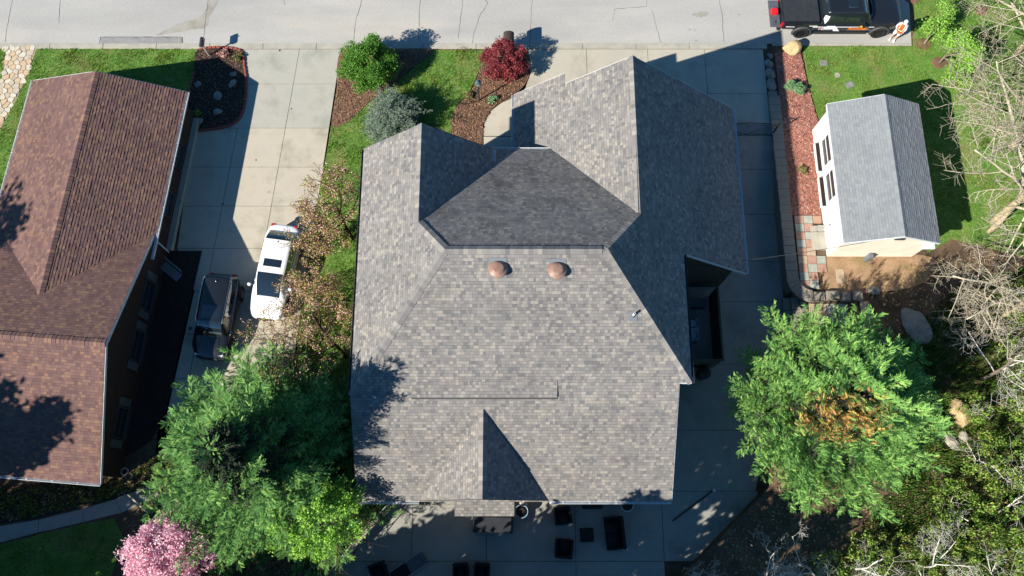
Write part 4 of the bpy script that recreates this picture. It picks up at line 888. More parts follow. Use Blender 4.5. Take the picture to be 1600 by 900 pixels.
conifer(-10.95, 2.35, 11.2, 5.1, m_con1, 'big dark green conifer with drooping sprays between driveway and grey house', 'cone', nb=230, ns=25, seed=11, sl=(.17, .31), upt=.3, skew=.18)
conifer(14.85, 4.85, 7.4, 4.5, m_con2, 'broad bright green cedar with a rust-orange patch on top, right of the patio', 'dome', nb=195, ns=25, seed=12, sl=(.16, .29), rust=((-1.1, -.8, 6.2), (1.9, 1.05, 1.9)))
# round bush by the street
b = empty('round_bush', (-7.9, 24.0, 0), 0, 'dense round bright green bush at the street end of the driveway', 'bush')
sk = skeleton(1.0, 2, 5, spread=.75, nsub=(6, 8), r0=.07, first=.1, shrink=.9); wood(b, sk, m_darkbark); cloud(b, m_bush, dome_clumps(105, 1.74, 2.6, .38, 4), 270, (.055, .11), 4)
# blue spruce shrub
b = empty('blue_spruce_shrub', (-6.35, 20.9, 0), 0, 'silvery blue spreading spruce shrub against the grey roof gable', 'shrub')
sk = skeleton(.95, 3, 8, spread=.85, nsub=(7, 9), r0=.06, first=.05, shrink=1.2, up=.18, wig=.12); wood(b, sk, m_darkbark); leaves_on(b, sk, m_spruce, 2, 16, (.09, .2), .07, 8, NEEDLE)
cloud(b, m_spruce, [(c[0], c[1]*.85, c[2], *c[3:]) for c in dome_clumps(46, 1.95, 1.6, .34, 9)], 90, (.1, .22), 9, NEEDLE, 'inner_needles', .2)
# red maple
b = empty('red_maple', (-.45, 24.35, 0), 0, 'small deep red weeping maple beside the garage apron', 'tree')
sk = skeleton(1.0, 3, 15, spread=.8, nsub=(6, 8), r0=.07, first=.2, shrink=.85, up=.1); wood(b, sk, m_darkbark); cloud(b, m_red, dome_clumps(70, 1.5, 2.0, .29, 16, .25), 210, (.045, .1), 16, shell=.25)
# crab-apple along the drive: sparse blossom on fine branches
for (cx, cy, hh, sd, ln, kp, lab) in ((-8.45, 7.8, 3.3, 23, (-.34, .36), .65, 'airy pink-flowering crab apple leaning over the front of the white car'), (-8.5, 14.2, 2.8, 31, (-.1, .3), .5, 'airy pink-budded crab apple nearest the street beside the grey eaves')):
    b = empty('crabapple_tree', (cx, cy, 0), 0, lab, 'tree', 'crab apples along the driveway')
    sk = skeleton(hh, 4, sd, spread=.6, nsub=(5, 6), r0=.1, first=.25, shrink=(.8, .72, .7, .65), up=.2, lean=ln, wig=.12); wood(b, sk, m_darkbark, m_darkbark, rmin=.009); leaves_on(b, sk, m_crab, 3, 3, (.045, .09), .07, sd, keep=kp); leaves_on(b, sk, m_crableaf, 3, 2, (.045, .085), .08, sd+1, name='young_leaves', keep=kp)
# pink blossom tree at the bottom edge
b = empty('pink_blossom_tree', (-15.3, -1.35, 0), 0, 'pink blossoming cherry tree at the lower left', 'tree')
sk = skeleton(2.0, 4, 41, spread=.6, nsub=(5, 6), r0=.13, first=.3, shrink=.78, up=.25); wood(b, sk, m_darkbark, m_darkbark); leaves_on(b, sk, m_blossom, 3, 9, (.07, .14), .1, 41)
cloud(b, m_blossom, [(c[0], c[1], c[2]+.9, *c[3:]) for c in dome_clumps(52, 2.25, 3.0, .38, 42, .9)], 70, (.07, .14), 42, name='outer_blossom', shell=.3)
# lime green young tree in front of the conifer
b = empty('lime_tree', (-8.75, .05, 0), 0, 'young lime green broadleaf tree at the foot of the big conifer', 'tree')
sk = skeleton(3.2, 3, 51, spread=.6, nsub=(5, 7), r0=.1, first=.3, shrink=.75, up=.25); wood(b, sk, m_darkbark, m_darkbark)
cloud(b, m_lime, [(c[0]*1.2, c[1], c[2]+2.1, *c[3:]) for c in dome_clumps(105, 2.15, 3.2, .33, 52, .8)], 66, (.08, .15), 52, shell=.3)
# sapling by the truck
b = empty('lime_sapling', (24.25, 24.75, 0), 0, 'leaning sapling with fresh lime leaves on the lawn near the truck', 'tree')
sk = skeleton(1.9, 3, 61, spread=.55, nsub=(4, 6), r0=.07, first=.3, shrink=.7, up=.2, lean=(.2, .3)); wood(b, sk, m_bark, m_bark); leaves_on(b, sk, m_lime, 2, 10, (.07, .13), .13, 61)
b = empty('lime_sapling', (23.55, 25.95, 0), 0, 'small sapling in a mulch ring beside the person', 'tree')
sk = skeleton(1.5, 3, 63, spread=.55, nsub=(4, 5), r0=.06, first=.3, shrink=.7, up=.2, lean=(.3, .2)); wood(b, sk, m_bark, m_bark); leaves_on(b, sk, m_lime, 2, 5, (.07, .12), .12, 63)
for i, (x, y) in enumerate(((24.25, 24.75), (23.5, 25.95), (23.4, 29.0), (21.2, 21.35), (27.2, 28.2))):
    tag(MB().prism(smooth_poly([(x+.45*math.cos(a)*random.uniform(.7, 1.1), y+.38*math.sin(a)*random.uniform(.7, 1.1)) for a in np.linspace(0, 5.3, 7)], 3), -.05, .075).build('mulch_ring', m_mulch), kind='structure')
b, sk = bare_tree(23.45, 29.0, 'thin leafless sapling at the top edge beyond the truck bonnet', 1.9, 2, 65, m_bark, m_bark, nsub=(3, 4), r0=.07)
# tall bare trees on the right
GB = 'bare trees on the right'
bare_tree(25.7, 15.1, 'tall leafless tree spreading pale branches over the shed roof', 5.2, 4, 72, group=GB, spread=.62, nsub=(6, 8), r0=.23, first=.3, shrink=(1.15, .62, .55, .5), up=.14, lean=(.05, .12), wig=.075, seg=8)
bare_tree(25.45, 14.6, 'twin leafless stem leaning right from the base of the tall bare tree', 5.0, 4, 78, group=GB, spread=.6, nsub=(4, 6), r0=.16, first=.35, shrink=(1.0, .6, .55, .5), up=.14, lean=(.22, .25), wig=.075, seg=8)
bare_tree(25.4, 10.0, 'leafless tree with pale limbs below the shed', 4.2, 4, 85, group=GB, spread=.68, nsub=(6, 8), r0=.16, first=.2, shrink=(1.2, .62, .55, .5), up=.1, lean=(-.15, .15), wig=.085, seg=8)
bare_tree(27.4, 19.4, 'leafless tree at the right edge of the lawn', 4.6, 4, 88, group=GB, spread=.62, nsub=(6, 8), r0=.17, first=.3, shrink=(1.15, .62, .55, .5), up=.14, lean=(-.05, .2), wig=.075, seg=8)
bare_tree(28.6, 25.2, 'leafless tree in the top right corner of the lawn', 4.4, 4, 95, group=GB, spread=.62, nsub=(5, 7), r0=.16, first=.3, shrink=(1.1, .62, .55, .5), up=.14, lean=(-.1, .1), wig=.075, seg=8)
bare_tree(23.6, 6.6, 'slender leafless tree beside the pale rocks', 3.4, 4, 91, m_bark, m_greytwig, group=GB, spread=.6, nsub=(4, 5), r0=.09, first=.3, shrink=(.9, .65, .6, .5), wig=.09)
# leafless scrub along the bottom edge
for i, (u, v, hh, sd, lab) in enumerate(((1190, 905, 2.3, 101, 'silver-grey leafless shrub at the bottom edge, left of centre of the scrub'), (1245, 880, 2.6, 103, 'ash-grey leafless shrub standing against the cedar'), (1330, 890, 3.2, 105, 'tall ash-grey leafless sapling rising in front of the cedar'),
                                         (1125, 915, 1.5, 107, 'small reddish-tipped leafless shrub by the patio corner'), (1075, 925, 1.3, 109, 'lowest leafless shrub at the patio edge'), (1425, 880, 3.0, 111, 'leafless sapling among the lime undergrowth'))):
    p = at(u, v); bare_tree(p.x, p.y, lab, hh, 4, sd, m_greytwig, m_greytwig, group='leafless scrub at the bottom edge', name='bare_shrub', spread=.68, nsub=(4, 5), r0=.06, first=.1, shrink=(.85, .66, .6, .55), up=.1, wig=.11)
# undergrowth on the wooded bank, lower right
k = 0
for (u, v, rr, hh, dn, wh) in ((1570, 560, 1.5, 2.2, 22, 'beside the right-hand rocks'), (1590, 640, 1.6, 2.4, 24, 'at the right edge below the bare tree'), (1520, 720, 1.5, 2.2, 20, 'right of the dark gap below the cedar'), (1590, 730, 1.8, 3.2, 28, 'at the right edge, tall'), (1560, 800, 1.9, 3.4, 30, 'near the lower right corner'),
                               (1480, 800, 1.6, 2.0, 24, 'left of the corner thicket'), (1440, 860, 1.7, 1.8, 26, 'at the bottom edge below the cedar'), (1350, 870, 1.4, 1.6, 20, 'at the bottom edge in front of the scrub'), (1530, 880, 1.9, 2.6, 28, 'at the bottom edge near the corner'), (1600, 880, 1.8, 3.4, 26, 'in the lower right corner'), (1290, 890, 1.1, 1.2, 14, 'lowest at the bottom edge'), (1510, 640, 1.0, 1.3, 12, 'beside the pale boulders'), (1585, 480, 1.4, 1.8, 14, 'under the bare tree limbs')):
    p = at(u, v); b = empty('leafy_shrub', (p.x, p.y, 0), 0, 'yellow-green leafy shrub '+wh, 'shrub', 'undergrowth on the wooded bank'); k += 1
    sk = skeleton(hh*.75, 3, 200+k, spread=.65, nsub=(4, 5), r0=.05, first=.1, shrink=.75, up=.15, wig=.2); wood(b, sk, m_greytwig, m_greytwig)
    cloud(b, m_brush, [(c[0], c[1], c[2], *c[3:]) for c in dome_clumps(dn*2, rr, hh, .27, 300+k, .2)], 36, (.06, .15), 300+k, shell=.15)
# loose rocks and leaf litter on the bank
for i, (u, v, a, b_, c_, m_, lab) in enumerate(((1500, 645, .6, .8, .4, m_stone, 'tan mossy boulder right of the cedar'), (1486, 690, .35, .55, .2, m_palestone, 'long pale rock below the tan boulder'), (1505, 682, .28, .25, .2, m_palestone, 'small white rock beside the long pale rock'), (1430, 508, 1.1, .75, .12, m_greystone, 'flat grey rock shelf behind the shed'), (1365, 455, .3, .26, .2, m_greystone, 'small grey rock by the paved terrace'), )):
    p = at(u, v); put_rock('boulder', p.x, p.y, c_*.25, a, b_, c_, m_, lab, 'rock', 60+i, i*.7)
chips('leaf_litter', [(15.6, 11.0), (21, 12.8), (26, 13.5), (31, 13), (31, -6), (7.5, -6), (8.5, -2.6), (12.8, 1.2), (14.6, 7.4)], 15000, m_litter, 'dry leaves littering the wooded bank at the lower right', 0., (.06, .16))
chips('leaf_litter', [(-19.2, 1.2), (-17.4, 3.2), (-14, 4.5), (-10.5, 6), (-7, 5), (-5.2, 1.6), (-7.8, -1.6), (-10, -4), (-18, -4), (-18.6, -.3), (-17.6, .9)], 9000, m_litter, 'dry leaves under the big conifer', 0., (.06, .14))
chips('leaf_litter', [(-30, .9), (-19, 1.9), (-18.1, 2.6), (-16.0, 3.6), (-15.5, 1.6), (-17.8, 1.4), (-19.4, .85), (-21, .42), (-23, 0), (-30, -1.1)], 2200, m_litter, 'dry leaves in the bed below the brown-roofed house', .03, (.06, .14))
tufts('weeds', [(16.8, 11.3), (21.4, 13.0), (22, 12), (18.5, 11.2)], 40, m_drygrass, 'thin weeds on bare earth below the shed', 0., (.05, .1))
tufts('undergrowth_grass', [(20, 9), (31, 12), (31, -6), (16, -6), (18, -1)], 45, m_grass, 'patchy green ground cover on the wooded bank', -.02, (.08, .2))
tufts('undergrowth_grass', [(-17.5, 0), (-14, 2.4), (-9, 3), (-8, -1.5), (-10, -4), (-18, -4)], 60, m_grass, 'patchy green ground cover under the pink tree', -.02, (.06, .14))
# little round plants in the red bed, scattered low plants
for i, (u, v, r_, lab) in enumerate(((1233, 135, .34, 'left of two small round pale green shrubs in the red mulch'), (1248, 141, .4, 'right of two small round pale green shrubs in the red mulch'))):
    p = at(u, v, .2); b = empty('small_round_shrub', (p.x, p.y, .05), 0, lab, 'shrub', 'round shrubs in the red mulch'); wood(b, skeleton(.25, 2, 400+i, nsub=(4, 5), r0=.02, first=.1, spread=.7), m_darkbark); cloud(b, m_pot, dome_clumps(22, r_, .55, .12, 410+i, .1), 60, (.04, .08), 410+i)
for i, (u, v, m_, lab) in enumerate(((372, 92, m_drygrass, 'tan dried perennial at the right brick edge of the bed'), (350, 86, m_crab, 'reddish low plant at the top of the brick-edged bed'), (770, 158, m_pot, 'small grey-green plant at the foot of the lamp post'), (732, 152, m_drygrass, 'straw-coloured clump in the maple bed'), (1250, 268, m_drygrass, 'pale dead root clump in the red mulch'), (310, 180, m_brush, 'small green plant against the brick house corner'))):
    p = at(u, v); b = empty('low_plant', (p.x, p.y, .05), 0, lab, 'plant'); wood(b, skeleton(.22, 2, 500+i, nsub=(6, 8), r0=.015, first=.05, spread=.75), m_twig); cloud(b, m_, dome_clumps(16, .34, .3, .11, 520+i, .06), 16, (.05, .12), 520+i, shell=.1)

tufts('ground_cover', [(-30, .85), (-19, 1.8), (-18.1, 2.5), (-15.6, 3.6), (-15.5, 1.7), (-17.8, 1.45), (-19.4, .9), (-21, .48), (-23, 0.05), (-30, -1.0)], 110, m_brush, 'low green ground cover in the bed below the brown-roofed house', .02, (.08, .2))
tufts('ground_cover', [(19.5, 8.5), (24, 12), (30, 13), (28, -5), (13, -5), (16, -1.5), (19, 2)], 170, m_cover, 'bright green ground cover on the wooded bank', -.02, (.1, .26))
# ------------------------------------------------------------------ vehicles
m_black = M('black_car_paint', (.012, .014, .018), rough=.22, spec=.5, coat=.6)
m_whitep = M('white_car_paint', lin((232, 232, 230)), rough=.25, spec=.5, coat=.6)
m_cglass = M('car_glass', (.012, .018, .022), rough=.03, spec=1.0, coat=1.0)
m_tyre = M('tyre_rubber', (.018, .018, .018), rough=.9)
m_rim = M('alloy_rim', lin((150, 152, 154)), rough=.35, metal=.8)
m_drim = M('dark_rim', lin((58, 60, 62)), rough=.35, metal=.7)
m_chrome = M('chrome_trim', lin((205, 208, 210)), rough=.15, metal=1.0)
m_trim = M('black_plastic', (.03, .031, .033), rough=.6)
m_lens = M('headlight_lens', lin((205, 210, 214)), rough=.12, spec=.6)
m_redl = M('tail_light', lin((176, 26, 30)), rough=.2, spec=.6)
m_cover = M('tonneau_vinyl', (.022, .025, .03), (.03, .034, .04), 3, .75)
m_decal = M('white_decal', lin((232, 232, 236)), rough=.5)
m_orange = M('orange_decal', lin((238, 132, 44)), rough=.5)
m_yellow = M('yellow_decal', lin((240, 202, 60)), rough=.5)
m_redbox = M('red_plastic', lin((214, 40, 44)), rough=.45)

def wheel(parent, x, y, z, r, wd, side, rim):
    """wheel with tyre and rim; axle along local y"""
    ax = Matrix.Rotation(R(90), 3, 'X')
    w_ = MB().lathe([(r*.62, -wd/2), (r*.93, -wd/2), (r, -wd*.32), (r, wd*.32), (r*.93, wd/2), (r*.62, wd/2)], (x, y, z), 28, ax, True).build('wheel', m_tyre, parent, True)
    rm = MB(); yo = y+side*wd*.36; rm.lathe([(r*.55, -.01), (r*.64, -.05), (r*.64, .05), (r*.58, .03), (r*.55, .02)], (x, yo, z), 24, ax, True); rm.lathe([(0, -.02), (r*.17, -.02), (r*.17, .03), (0, .035)], (x, yo+side*.01, z), 12, ax)
    for k in range(6):
        a = k*math.pi/3+.3; d = Vector((math.cos(a), 0, math.sin(a))); p = Vector((x, yo+side*.008, z)); q = Vector((-d.z, 0, d.x))*r*.075
        rm.add([p+d*r*.1+q+Vector((0, s, 0)) for s in (-.015, .015)]+[p+d*r*.6+q*1.3+Vector((0, s, 0)) for s in (-.015, .015)]+[p+d*r*.6-q*1.3+Vector((0, s, 0)) for s in (-.015, .015)]+[p+d*r*.1-q+Vector((0, s, 0)) for s in (-.015, .015)], [(0, 2, 4, 6), (7, 5, 3, 1), (0, 1, 3, 2), (4, 5, 7, 6)])
    rm.build('rim', rim, w_)
    MB().lathe([(0, -.005), (r*.62, -.005), (r*.62, .005), (0, .005)], (x, y+side*wd*.16, z), 20, ax).build('brake_disc', m_trim, w_)
    return w_
def loft(stations, n=14):
    """body skin: stations (x, half width, z bottom, z belt, z top); smooth cross sections"""
    vs = []; fs = []
    for x, hwid, zb, zm, zt in stations:
        prof = [(.0, zb), (.72, zb), (.9, zb+.05), (.985, zb+.16), (1.0, (zb+zm)/2), (.99, zm-.06), (.955, zm), (.86, zm+(zt-zm)*.55), (.66, zm+(zt-zm)*.86), (.36, zt-.005), (0, zt)]
        full = [(-a, z) for a, z in prof[::-1]][:-1]+prof[:-1]+[(prof[-1])]
        ring = [(a, z) for a, z in prof]+[(-a, z) for a, z in prof[-2:0:-1]]
        vs += [(x, a*hwid, z) for a, z in ring]
    m = len(vs)//len(stations)
    for i in range(len(stations)-1):
        for k in range(m): fs.append((i*m+k, (i+1)*m+k, (i+1)*m+(k+1) % m, i*m+(k+1) % m))
    fs += [tuple(range(m)), tuple((len(stations)-1)*m+k for k in range(m))[::-1]]
    return MB().add(vs, fs)
def subsurf(o, lv=2):
    md = o.modifiers.new('s', 'SUBSURF'); md.levels = lv; md.render_levels = lv; return o
def car(name, label, loc, rz, L, W, Ht, paint, rim, suv=True):
    """x forward; parts: body, glasshouse panes, roof, wheels, lamps, mirrors"""
    t = empty(name, loc, rz, label, 'car'); h = L/2; w_ = W/2; zb = .26 if suv else .2; bl = Ht*.60 if suv else Ht*.64
    stn = [(-h, w_*.5, zb+.16, bl-.16, bl-.06), (-h+.08, w_*.76, zb+.05, bl-.08, bl+.01), (-h+.3, w_*.9, zb+.02, bl-.02, bl+.05), (-h+.65, w_*.98, zb, bl, bl+.07), (-h*.45, w_, zb-.03, bl, bl+.06), (0, w_, zb-.03, bl-.02, bl+.05), (h*.42, w_, zb-.02, bl-.04, bl+.04), (h*.62, w_*.985, zb, bl-.09, bl+.02), (h-.4, w_*.93, zb+.02, bl-.2, bl-.09), (h-.12, w_*.8, zb+.06, bl-.32, bl-.22), (h, w_*.6, zb+.12, bl-.42, bl-.34)]
    subsurf(loft(stn).build('body', paint, t, True))
    # glasshouse as one smooth surface cut into panes
    xr0, xr1 = (-h+.12, -h+.5) if suv else (-h+.38, -h+1.05); xf1, xf0 = (h*.18, h*.50) if suv else (h*.10, h*.56)
    nx, nyy = 44, 24; wt, wb = w_*.74, w_*.93; z0 = bl+.01
    def gh(s, q):
        x = xr0+(xf0-xr0)*s; 
        hh = 1.0
        if x < xr1: hh = math.sin(min(1, (x-xr0)/(xr1-xr0))*math.pi/2)**(.8 if suv else .95)
        if x > xf1: hh = math.cos(min(1, (x-xf1)/(xf0-xf1))*math.pi/2)**.95
        hh *= 1-.035*((x-(xr1+xf1)/2)/(L*.3))**2; tp = .92+.08*hh
        a = abs(q); sg = 1 if q >= 0 else -1
        endw = 1-.10*max(0, (s-.55)/.45)**2-.10*max(0, (.3-s)/.3)**2
        if a < .62: y = wt*endw*(a/.62); z = hh*(Ht-z0)*(1-.05*(a/.62)**2)
        else: k = (a-.62)/.38; y = endw*(wt+(wb-wt)*k**1.05); z = hh*(Ht-z0)*.95*(1-k**1.15)
        return (x, sg*y, z0-.01+z)
    parts = {}
    for i in range(nx):
        for j in range(nyy):
            s0, s1 = i/nx, (i+1)/nx; q0, q1 = -1+2*j/nyy, -1+2*(j+1)/nyy; sm, qm = (s0+s1)/2, abs((q0+q1)/2); x = xr0+(xf0-xr0)*sm
            if qm > .66: key = 'side_window' if (xr1*.75+xr0*.25 < x < xf1*.72+xf0*.28 and not abs(x-(xr1*.42+xf1*.58)) < .06 and qm < .94 and not (x > xf1+.1 and qm < .8)) else 'pillar'
            elif x > xf1+.02: key = 'windshield' if qm < .6 and x < xf0-.03 else 'pillar'
            elif x < xr1-.02 and not suv: key = 'rear_window' if qm < .58 and x > xr0+.05 else 'pillar'
            elif x < xr1-.12 and suv: key = 'rear_window' if qm < .55 else 'pillar'
            else: key = 'roof'
            if not suv and key == 'roof' and xf1-.72 < x < xf1-.26 and qm < .38: key = 'sunroof'
            if suv and key == 'roof' and qm < .42 and xf1-.75 < x < xf1-.12: key = 'sunroof'
            if key == 'side_window': key += 'L' if q0 > 0 else 'R'
            parts.setdefault(key, []).append([gh(s0, q0), gh(s1, q0), gh(s1, q1), gh(s0, q1)])
    for key, qs in parts.items():
        bm = bmesh.new()
        for q in qs:
            try: bm.faces.new([bm.verts.new(v) for v in q])
            except ValueError: pass
        bmesh.ops.remove_doubles(bm, verts=bm.verts, dist=.001); bmesh.ops.dissolve_degenerate(bm, dist=.0005, edges=bm.edges[:]); bmesh.ops.recalc_face_normals(bm, faces=bm.faces)
        me = bpy.data.meshes.new(key); bm.to_mesh(me); bm.free()
        link(key.rstrip('LR') if key.startswith('side') else key, me, m_cglass if ('window' in key or key in ('windshield', 'sunroof')) else paint, t, None, True)
    for sx in (-h*.62, h*.60):
        for s in (-1, 1):
            wheel(t, sx, s*(w_-.1), .34 if suv else .32, .34 if suv else .32, .22, s, rim)
            MB().lathe([(.345, -.02), (.41, -.02), (.41, .02), (.345, .02)], (sx, s*(w_-.003), .35 if suv else .33), 24, Matrix.Rotation(R(90), 3, 'X'), True).build('wheel_arch', m_trim, t, True)
    for s in (-1, 1):
        MB().box((h-.42, s*w_*.62-.17, bl-.33), (h-.16, s*w_*.62+.17, bl-.2), bevel=.04).build('headlight', m_lens, t)
        MB().box((-h+.0, s*w_*.62-.14, bl-.2), (-h+.2, s*w_*.62+.14, bl-.03), bevel=.03).build('tail_light', m_redl, t)
        mi = MB().box((h*.36-.08, s*(w_+.13)-.11, bl+.02), (h*.36+.08, s*(w_+.13)+.09, bl+.16), bevel=.04).build('mirror', paint, t)
        if suv: MB().tube([(xr1-.1, s*wt*.97, Ht-.07), (xr1+.1, s*wt*1.0, Ht+.015), (xf1-.1, s*wt*.98, Ht+.015), (xf1+.12, s*wt*.95, Ht-.09)], .02, 6).build('roof_rail', m_chrome, t)
        MB().tube([(xr1-.1, s*(wb+.004), bl+.05), (xf1+.35, s*(wb*.985), bl+.03)], .012, 5).build('window_trim', m_chrome if suv else m_trim, t)
    MB().box((h-.1, -.45, zb+.22), (h+.005, .45, zb+.42), bevel=.03).build('grille', m_trim, t)
    MB().box((-h-.012, -.24, zb+.3), (-h+.1, .24, zb+.42)).build('number_plate', m_decal, t)
    for s in (-1, 1): MB().tube([(h*.48, s*.42, bl+.045), (h*.7, s*.5, bl-.035), (h-.35, s*.5, bl-.135)], [.012, .018, .01], 5).build('bonnet_crease', paint, t)
    MB().lathe([(0, 0), (.05, 0), (.03, .06), (0, .075)], (xr1+.12, 0, Ht-.01), 8).build('antenna', paint, t)
    return t
p = at(338, 492, .8); car('parked_suv', 'glossy black hatchback with roof rails parked on the shaded driveway', (p.x-.02, p.y-.05, 0), R(-90-5), 4.45, 1.86, 1.58, m_black, m_rim, True)
p = at(429, 423, .8); car('parked_sedan', 'white sedan with black sunroof half hidden by the crab apple', (p.x+.02, p.y-.02, 0), R(-90-8), 5.1, 1.88, 1.44, m_whitep, m_rim, False)

# pickup truck at the top edge (x forward)
TK = empty('pickup_truck', (18.65, 27.45, 0), 0, 'black pickup truck with white stripe decals and lowered tailgate', 'truck')
yw = .99
def tb(name, a, b, mat, bev=.03, parent=TK): return MB().box(a, b, bevel=bev).build(name, mat, parent)
TZ = 1.18
subsurf(loft([(-3.45, .93, .62, TZ-.05, TZ), (-3.4, .97, .58, TZ-.03, TZ+.02), (-3.0, .99, .56, TZ-.03, TZ+.02), (-1.5, .99, .56, TZ-.03, TZ+.02), (-1.3, .99, .5, TZ-.03, TZ+.03), (1.0, .99, .5, TZ-.02, TZ+.06), (1.9, .985, .52, TZ-.02, TZ+.08), (2.9, .96, .55, TZ-.06, TZ+.05), (3.25, .9, .56, TZ-.14, TZ-.04), (3.34, .8, .6, TZ-.24, TZ-.16)]).build('body', m_black, TK, True), 1)
bedr = MB()
for s in (-1, 1): bedr.box((-3.4, s*.93-.06, TZ-.05), (-1.42, s*.93+.06, TZ+.16), bevel=.03)
bedr.build('bed_rail', m_black, TK)
cv = MB(); cv.box((-3.4, -.85, TZ+.1), (-1.42, .85, TZ+.17), bevel=.025); cv.build('bed_cover', m_cover, TK); [MB().box((x, -.84, TZ+.168), (x+.02, .84, TZ+.178)).build('cover_seam', m_trim, TK) for x in (-2.75, -2.1)]
tg = MB().box((-4.05, -.86, .78), (-3.47, .86, .86), bevel=.015); [tg.box((-4.0+i*.09, -.8, .858), (-3.96+i*.09, .8, .87)) for i in range(6)]; tg = tg.build('tailgate', M('tailgate_grey', lin((92, 96, 104)), lin((80, 84, 92)), 4, .6), TK); MB().box((-3.8, -.62, .86), (-3.7, -.5, .885)).build('latch', m_trim, tg)
tag(MB().box((-3.98, .1, .872), (-3.62, .42, 1.12), bevel=.02).add([(-3.9, .2, 1.124), (-3.7, .2, 1.124), (-3.7, .36, 1.124), (-3.9, .36, 1.124)], []).build('toolbox', m_redbox, None, loc=(18.65, 27.2, 0)), 'small red box standing on the lowered tailgate', 'box')
# cab
def cab(x, q):
    x0c, x1c, x2c, x3c = -1.32, -1.08, .72, 1.55; hh = 1.0
    if x < x1c: hh = ((x-x0c)/(x1c-x0c))**.6
    if x > x2c: hh = math.cos((x-x2c)/(x3c-x2c)*math.pi/2)**.9
    a = abs(q); sg = 1 if q >= 0 else -1; H_ = .80
    if a < .62: y = .70*a/.62; z = hh*H_*(1-.04*(a/.62)**2)
    else: k = (a-.62)/.38; y = .70+(.92-.70)*k; z = hh*H_*.96*(1-k**1.15)
    return (x, sg*y, TZ+.02+z)
parts = {}; nx = 44; nyy = 26
for i in range(nx):
    for j in range(nyy):
        xa, xb = -1.32+2.87*i/nx, -1.32+2.87*(i+1)/nx; q0, q1 = -1+2*j/nyy, -1+2*(j+1)/nyy; xm, qm = (xa+xb)/2, abs(q0+q1)/2
        if qm > .66: key = 'side_window'+('L' if q0 > 0 else 'R') if (-1.05 < xm < .95 and not abs(xm+.1) < .07 and .68 < qm < .93) else 'cab'
        elif xm > .76: key = 'windshield' if qm < .6 and xm < 1.5 else 'cab'
        elif xm < -1.12: key = 'rear_window' if qm < .5 else 'cab'
        elif .0 < xm < .5 and qm < .36: key = 'sunroof'
        else: key = 'cab'
        parts.setdefault(key, []).append([cab(xa, q0), cab(xb, q0), cab(xb, q1), cab(xa, q1)])
for key, qs in parts.items():
    bm = bmesh.new(); [bm.faces.new([bm.verts.new(v) for v in q]) for q in qs]; bmesh.ops.remove_doubles(bm, verts=bm.verts, dist=.001); bmesh.ops.dissolve_degenerate(bm, dist=.0005, edges=bm.edges[:]); bmesh.ops.recalc_face_normals(bm, faces=bm.faces)
    me = bpy.data.meshes.new(key); bm.to_mesh(me); bm.free(); link(key.rstrip('LR') if key.startswith('side') else key, me, m_black if key == 'cab' else m_cglass, TK, None, True)
sr = [(.0, -.42), (.5, -.42), (.5, .42), (.0, .42), (.0, -.42)]; MB().tube([(x, y, TZ+.815-.03*(y/.7)**2) for x, y in sr], .012, 5).build('sunroof_trim', m_chrome, TK)
MB().tube([(1.28, -.72, TZ+.26), (1.5, -.5, TZ+.17), (1.6, 0, TZ+.15), (1.5, .5, TZ+.17), (1.28, .72, TZ+.26)], .075, 8).build('cowl', m_drim, TK)
for sx in (-2.2, 2.2):
    for s in (-1, 1):
        wheel(TK, sx, s*(yw-.06), .44, .44, .3, s, m_drim)
        fl = MB(); ax = Matrix.Rotation(R(90), 3, 'X'); pr = [(.46, -.09), (.56, -.06), (.56, .07), (.47, .09)]; n = 22; vs = []; fs = []
        for k in range(n+1):
            a = math.pi*(-.06+1.12*k/n)
            vs += [(sx+r_*math.cos(a), s*(yw+.02)+d, .47+r_*math.sin(a)) for r_, d in pr]
        for k in range(n): fs += [(k*4+i, k*4+(i+1) % 4, (k+1)*4+(i+1) % 4, (k+1)*4+i) for i in range(4)]
        fl.add(vs, fs); fl.build('wheel_flare', M('flare_plastic', (.05, .053, .057), rough=.55) if (sx, s) == (-2.2, -1) else bpy.data.materials['flare_plastic'], TK, True)
for s in (-1, 1):
    mi = MB().box((.92, s*1.14-.12, TZ+.05), (1.06, s*1.14+.12, TZ+.27), bevel=.03).build('mirror', m_black, TK); tb('tail_light', (-3.5, s*.84-.07, .78), (-3.38, s*.84+.07, 1.15), m_redl, .02); tb('headlight', (3.1, s*.72-.16, .82), (3.32, s*.72+.16, 1.02), m_lens, .03)
    tb('side_step', (-1.5, s*1.0-.08, .42), (1.5, s*1.0+.07, .5), m_trim, .02)
tb('bumper', (3.2, -.9, .48), (3.46, .9, .74), m_trim, .05); tb('rear_bumper', (-3.62, -.9, .5), (-3.4, .9, .72), m_trim, .04)
# decals on the side that faces the camera (thin vinyl standing 3 mm proud of the door skin)
def vinyl(name, pts, mat, y=-.998): return MB().add([(x, y, z) for x, z in pts]+[(x, y-.004, z) for x, z in pts], [tuple(range(len(pts))), tuple(range(len(pts), 2*len(pts)))[::-1]]+[(i, (i+1) % len(pts), len(pts)+(i+1) % len(pts), len(pts)+i) for i in range(len(pts))]).build(name, mat, TK)
vinyl('stripe_decal', [(-3.25, 1.0), (-2.75, .98), (-2.75, 1.03), (-3.25, 1.06)], m_decal); vinyl('stripe_decal', [(-1.72, .96), (1.72, .97), (1.72, 1.02), (-1.72, 1.03)], m_decal)
vinyl('slash_decal', [(-.95, 1.1), (-.5, 1.1), (-.1, .62), (-.45, .62), (-.55, .8), (-1.15, .8)], m_decal, -1.0)
vinyl('rear_decal', [(-1.95, 1.06), (-1.5, 1.06), (-1.5, 1.12), (-1.95, 1.12)], m_decal)
